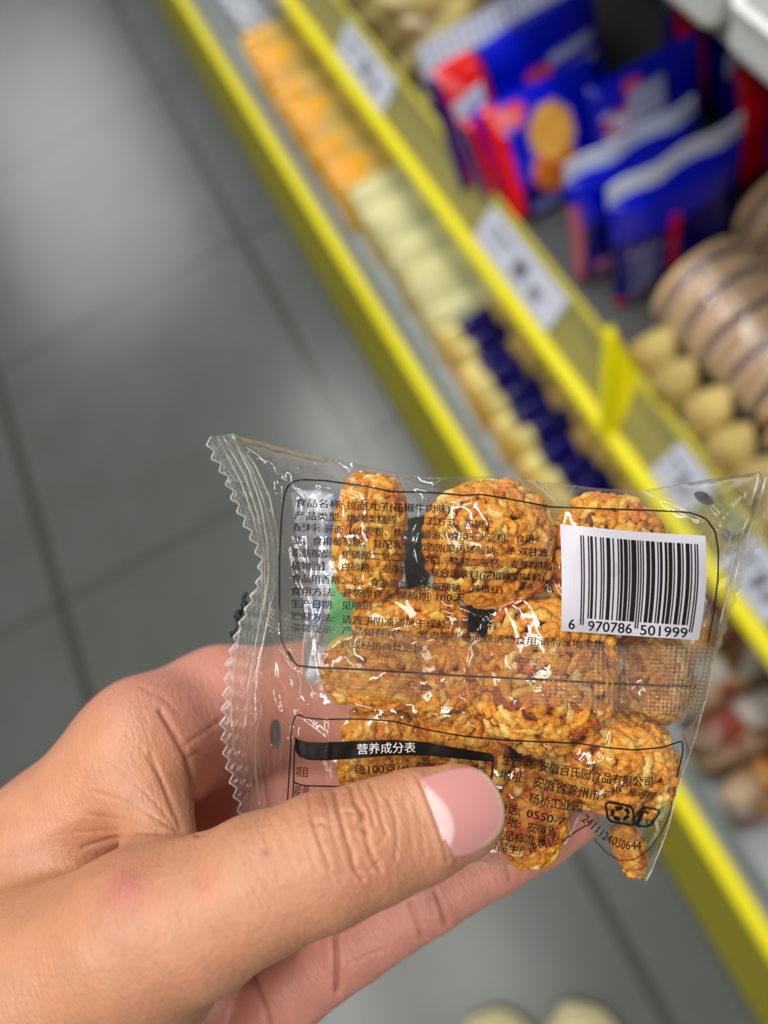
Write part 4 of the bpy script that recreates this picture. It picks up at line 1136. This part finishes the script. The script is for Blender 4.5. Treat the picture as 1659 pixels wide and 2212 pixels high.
fr.line([(1215, 1818), (1245, 1795), (1268, 1782)], 3); fr.line([(1283, 1812), (1310, 1842), (1340, 1860), (1372, 1856), (1400, 1836), (1428, 1800), (1446, 1760), (1458, 1700)], 2.2)
fr.build('frame_print', m_ink2)['label'] = 'thin black frame lines'
tb = Print()
tb.poly([(637, 1592), (645, 1598), (665, 1603), (700, 1604), (760, 1601), (850, 1598), (920, 1603), (980, 1614), (1030, 1623), (1060, 1627), (1068, 1633), (1068, 1646), (1030, 1643), (980, 1638), (920, 1632), (850, 1632), (760, 1639), (700, 1643), (668, 1642), (648, 1636), (637, 1622)], -.6, 4)
tb.line([(636, 1610), (634, 1700), (630, 1760)], 3); tb.line([(1066, 1640), (1063, 1670), (1060, 1700)], 4)
tb.line([(635, 1690), (655, 1697), (720, 1699), (800, 1697)], 3)
tb.text('项目', [(638, 1676), (664, 1678)], 25); tb.text('每100克(g)', [(765, 1672), (884, 1668)], 24); tb.text('营养素参考值%', [(898, 1666), (1052, 1672)], 24)
tb.text('能量', [(636, 1716), (668, 1719)], 25)
o = tb.build('nutrition_table_print', m_ink2); o['label'] = 'black nutrition table heading and rows'
hd = Print(); hd.text('营养成分表', [(772, 1628), (835, 1625), (898, 1624)], 25, -.75); hd.build('heading_print', m_wink, o)['label'] = 'white heading letters'
mk = Print()
mk.text('生产商:', [(1084, 1649), (1156, 1661)], 25); mk.text('安徽百氏园食品有限公司', [(1163, 1664), (1290, 1687), (1350, 1697), (1410, 1699)], 26)
mk.text('地址:', [(1078, 1681), (1134, 1691)], 26); mk.text('安徽省滁州市', [(1150, 1698), (1220, 1715), (1294, 1729)], 27); mk.text('全椒', [(1296, 1728), (1344, 1709)], 18, shear=.4)
mk.text('襄河镇', [(1351, 1716), (1410, 1729)], 22, shear=.4); mk.text('杨桥工业园', [(1141, 1733), (1200, 1746), (1256, 1753)], 26)
mk.text('电话:', [(1074, 1752), (1122, 1761)], 25); mk.text('0550-7', [(1136, 1764), (1218, 1784)], 24)
mk.text('产地:', [(1070, 1778), (1122, 1788)], 25); mk.text('安徽省', [(1138, 1796), (1202, 1806)], 25)
mk.text('产品标准号:', [(1062, 1806), (1120, 1820), (1186, 1825)], 24); mk.text('食品生产许可证', [(1052, 1832), (1130, 1847), (1206, 1822)], 22)
mk.text('2411124050644', [(1255, 1772), (1300, 1812), (1340, 1834), (1385, 1836)], 27)
def rbox(cx_, cy_, w, h, ang, w_line, skew=0, n=5):
    P = []
    for sx, sy, a0 in ((1, 1, 0), (-1, 1, 90), (-1, -1, 180), (1, -1, 270)):
        for k in range(n + 1):
            q = math.radians(a0 + 90 * k / n); P.append((sx * (w / 2 - 9) + 9 * math.cos(q), sy * (h / 2 - 9) + 9 * math.sin(q)))
    c, s = math.cos(ang), math.sin(ang)
    mk.line([(cx_ + (x + skew * y) * c - y * s, cy_ + (x + skew * y) * s + y * c) for x, y in P], w_line, closed=True, step=3)
rbox(1340, 1758, 60, 40, .18, 4.2, .35); rbox(1395, 1765, 40, 42, .25, 3.6, -.45)
for a in range(5):                                # ring of recycling strokes
    q = a * 2 * math.pi / 5 - .5; c, s = math.cos(q), math.sin(q); x, y = 1340 + 17 * c, 1758 + 12 * s
    t = np.array([-s * 1.2, c]); nrm2 = np.array([c, s])
    P = [np.array([x, y]) + t * u * 8 + nrm2 * v * 4 for u, v in ((-1, -1), (.5, -1), (1.1, 0), (.5, 1), (-1, 1), (-.6, 0))]
    mk.add(P, [(0, 1, 2, 3, 4, 5)])
mk.line([(1388, 1752), (1382, 1768), (1374, 1784)], 9); mk.line([(1388, 1752), (1402, 1757)], 4); mk.line([(1374, 1783), (1384, 1786)], 4)
mk.line([(1399, 1764), (1414, 1768), (1410, 1784), (1396, 1780)], 2.5, closed=True, step=3)
mk.add([(1391 + 4.5 * math.cos(k * .785), 1745 + 4 * math.sin(k * .785)) for k in range(8)], [tuple(range(8))]); mk.line([(1402, 1770), (1406, 1777), (1410, 1770)], 2.2)
mk.build('maker_print', m_ink2)['label'] = 'black maker address, recycling marks and number'

# barcode sticker: laid on the film, its bars and digits printed on it
def lab_map(u, v):
    u, v = np.asarray(u, float), np.asarray(v, float)
    tx = 1210 + (1524 - 1210) * u; ty = 1132 + 25 * u + 3 * np.sin(u * 3.1)
    bx = 1212 + (1509 - 1212) * u; by = 1363 + 20 * u
    x = tx * (1 - v) + bx * v + 7 * np.sin(math.pi * v) * (.3 + .9 * u); y = ty * (1 - v) + by * v
    return np.stack([x, y], -1)
def lab_grid(p, u0, u1, v0, v1, nu, nv, off):
    uu, vv = np.meshgrid(np.linspace(u0, u1, nu + 1), np.linspace(v0, v1, nv + 1))
    P = lab_map(uu.ravel(), vv.ravel()); p.add(P, [(j * (nu + 1) + i, j * (nu + 1) + i + 1, (j + 1) * (nu + 1) + i + 1, (j + 1) * (nu + 1) + i) for j in range(nv) for i in range(nu)], off)
_gs = np.stack(np.meshgrid(np.arange(1196, 1540, 8.), np.arange(1118, 1396, 8.)), -1).reshape(-1, 2)
_q = lambda P: np.stack([np.ones(len(P))] + [((P[:, 0] - 1366) / 150) ** a * ((P[:, 1] - 1257) / 125) ** b for a in range(5) for b in range(5) if 0 < a + b <= 4], 1)
_cf = np.linalg.lstsq(_q(_gs), film_front(_gs), rcond=None)[0]
lab_surf = lambda P: np.minimum(_q(np.atleast_2d(P)) @ _cf - .8, 162)
lb = Print(); lab_grid(lb, 0, 1, 0, 1, 40, 30, 0); sticker = lb.build('barcode_sticker', m_lab, None, lab_surf); sticker['label'] = 'white barcode sticker'
Lc = '0001101 0011001 0010011 0111101 0100011 0110001 0101111 0111011 0110111 0001011'.split()
Rc = [''.join('1' if c == '0' else '0' for c in s) for s in Lc]; Gc = [s[::-1] for s in Rc]
PAR = {'6': 'LGGGLL'}
code = '6970786501999'
bits = '101' + ''.join((Lc if p_ == 'L' else Gc)[int(d_)] for d_, p_ in zip(code[1:7], PAR['6'])) + '01010' + ''.join(Rc[int(d_)] for d_ in code[7:]) + '101'
bc = Print(); i = 0; u0_, u1_ = .135, .945
while i < 95:
    if bits[i] == '1':
        j = i
        while j < 95 and bits[j] == '1': j += 1
        guard = i < 3 or 45 <= i < 50 or i >= 92
        lab_grid(bc, u0_ + (u1_ - u0_) * i / 95, u0_ + (u1_ - u0_) * j / 95, .085, .93 if guard else .865, 1, 22, -.10)
        i = j
    else: i += 1
def lab_text(body, ua, ub, vb, h):
    uu = np.linspace(ua, ub, 6); bc.text(body, lab_map(uu, np.full(6, vb)), h, -.10, .01)
lab_text('6', .052, .098, .975, 31); lab_text('970786', .192, .512, .98, 31); lab_text('501999', .572, .915, .985, 31)
bc.build('barcode_print', m_ink2, sticker, lab_surf)['label'] = 'black bars and digits'

# coloured printing on the far side of the bag, seen through it
m_silver = pmat('silver_print', lin(172, 176, 184), .3, .5, bump=.6, bscale=220, bdist=.0015, metallic=.4); m_green = pmat('green_print', lin(110, 186, 120), .4, bump=.2, bscale=200); m_bl = pmat('blue_print', lin(120, 136, 176), .4)
bp = Print(); bp.poly([(628, 1062), (690, 1058), (738, 1075), (742, 1150), (735, 1240), (728, 1330), (716, 1420), (700, 1470), (668, 1480), (655, 1440), (660, 1330), (648, 1240), (640, 1150)], -.3, 12)
o = bp.build('front_design_print', m_silver, None, film_back); o['label'] = 'silver, green and blue design printed on the far side'
bp = Print(); bp.poly([(722, 1200), (760, 1200), (775, 1280), (790, 1300), (770, 1330), (752, 1400), (740, 1450), (712, 1440), (706, 1360), (716, 1290)], -.6, 12); bp.build('green_print', m_green, o, film_back)['label'] = 'green patch'
bp = Print(); bp.poly([(722, 1062), (752, 1075), (742, 1190), (716, 1192), (700, 1160), (716, 1110)], -.6, 12); bp.poly([(664, 1300), (700, 1296), (694, 1350), (668, 1352)], -.6, 12); bp.build('blue_print', m_bl, o, film_back)['label'] = 'dull blue patches'
bp = Print(); bp.poly([(880, 1120), (930, 1110), (940, 1200), (915, 1300), (880, 1290), (870, 1200)], -.4, 14); bp.build('dark_print', pmat('dark_green_print', lin(58, 74, 62), .4), o, film_back)['label'] = 'dark green patch'
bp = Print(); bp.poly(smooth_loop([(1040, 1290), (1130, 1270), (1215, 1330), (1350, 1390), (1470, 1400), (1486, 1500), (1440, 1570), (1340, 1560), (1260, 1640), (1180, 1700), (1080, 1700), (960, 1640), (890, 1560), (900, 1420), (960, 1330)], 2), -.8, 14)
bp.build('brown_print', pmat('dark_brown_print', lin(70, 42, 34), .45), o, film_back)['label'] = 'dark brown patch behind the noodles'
bp = Print(); bp.poly(smooth_loop([(586, 1556), (602, 1552), (608, 1590), (602, 1620), (588, 1616), (582, 1590)], 3), -.3, 8); bp.poly(smooth_loop([(1496, 1064), (1520, 1058), (1548, 1084), (1530, 1094), (1506, 1082)], 3), -.3, 8); bp.poly(smooth_loop([(1556, 1140), (1590, 1150), (1584, 1172), (1562, 1168)], 3), -.3, 8)
bp.build('faint_print', pmat('grey_print', lin(86, 88, 92), .3, bump=.5, bscale=300), o, film_back)
# crinkled black print on the folded edge of the left seal
bk = MB(); rr_ = np.random.default_rng(5); t = np.linspace(0, 1, 60)
pth = np.stack([534 - 30 * t - 5 * np.sin(t * 16) + rr_.normal(0, 1.2, 60), 1282 + 98 * t], 1)
bk.tube(pxd(pth[:, 0], pth[:, 1], 167.3 + .5 * np.sin(t * 21)), .001 * (.55 + .3 * np.sin(t * 30) + rr_.uniform(0, .3, 60)) * np.sin(np.pi * np.clip(t, .06, .94)) ** .5, 9)
kid(bk.build('black_print', pmat('glossy_black_print', lin(16, 20, 20), .2, .6, bump=.8, bscale=1400, bdist=.0008), None, True))['label'] = 'glossy black print on the crumpled seal edge'

# crumbs clinging inside the film
cb = MB(); rr_ = np.random.default_rng(11)
for k in range(90):
    while True:
        q = np.array([rr_.uniform(500, 1540), rr_.uniform(960, 1850)])
        if inside(q, OUT) and (q[0] < 760 or rr_.random() < .35): break
    s_ = rr_.uniform(.10, .34); c0 = pxd(q[0], q[1], float(film_front(q)[0]) + .5)
    R_ = rr_.normal(size=(3, 3)); V = [c0 + .001 * s_ * (R_[i] / np.linalg.norm(R_[i])) * sgn for i in range(3) for sgn in (1, -1)]
    cb.add(V, [(0, 2, 4), (2, 1, 4), (1, 3, 4), (3, 0, 4), (2, 0, 5), (1, 2, 5), (3, 1, 5), (0, 3, 5)])
o = cb.build('snack_crumbs', pmat('crumb', lin(240, 196, 110), .6), None, False); tag(o, 'tiny orange crumbs clinging inside the clear bag film', 'crumbs', None, 'stuff')
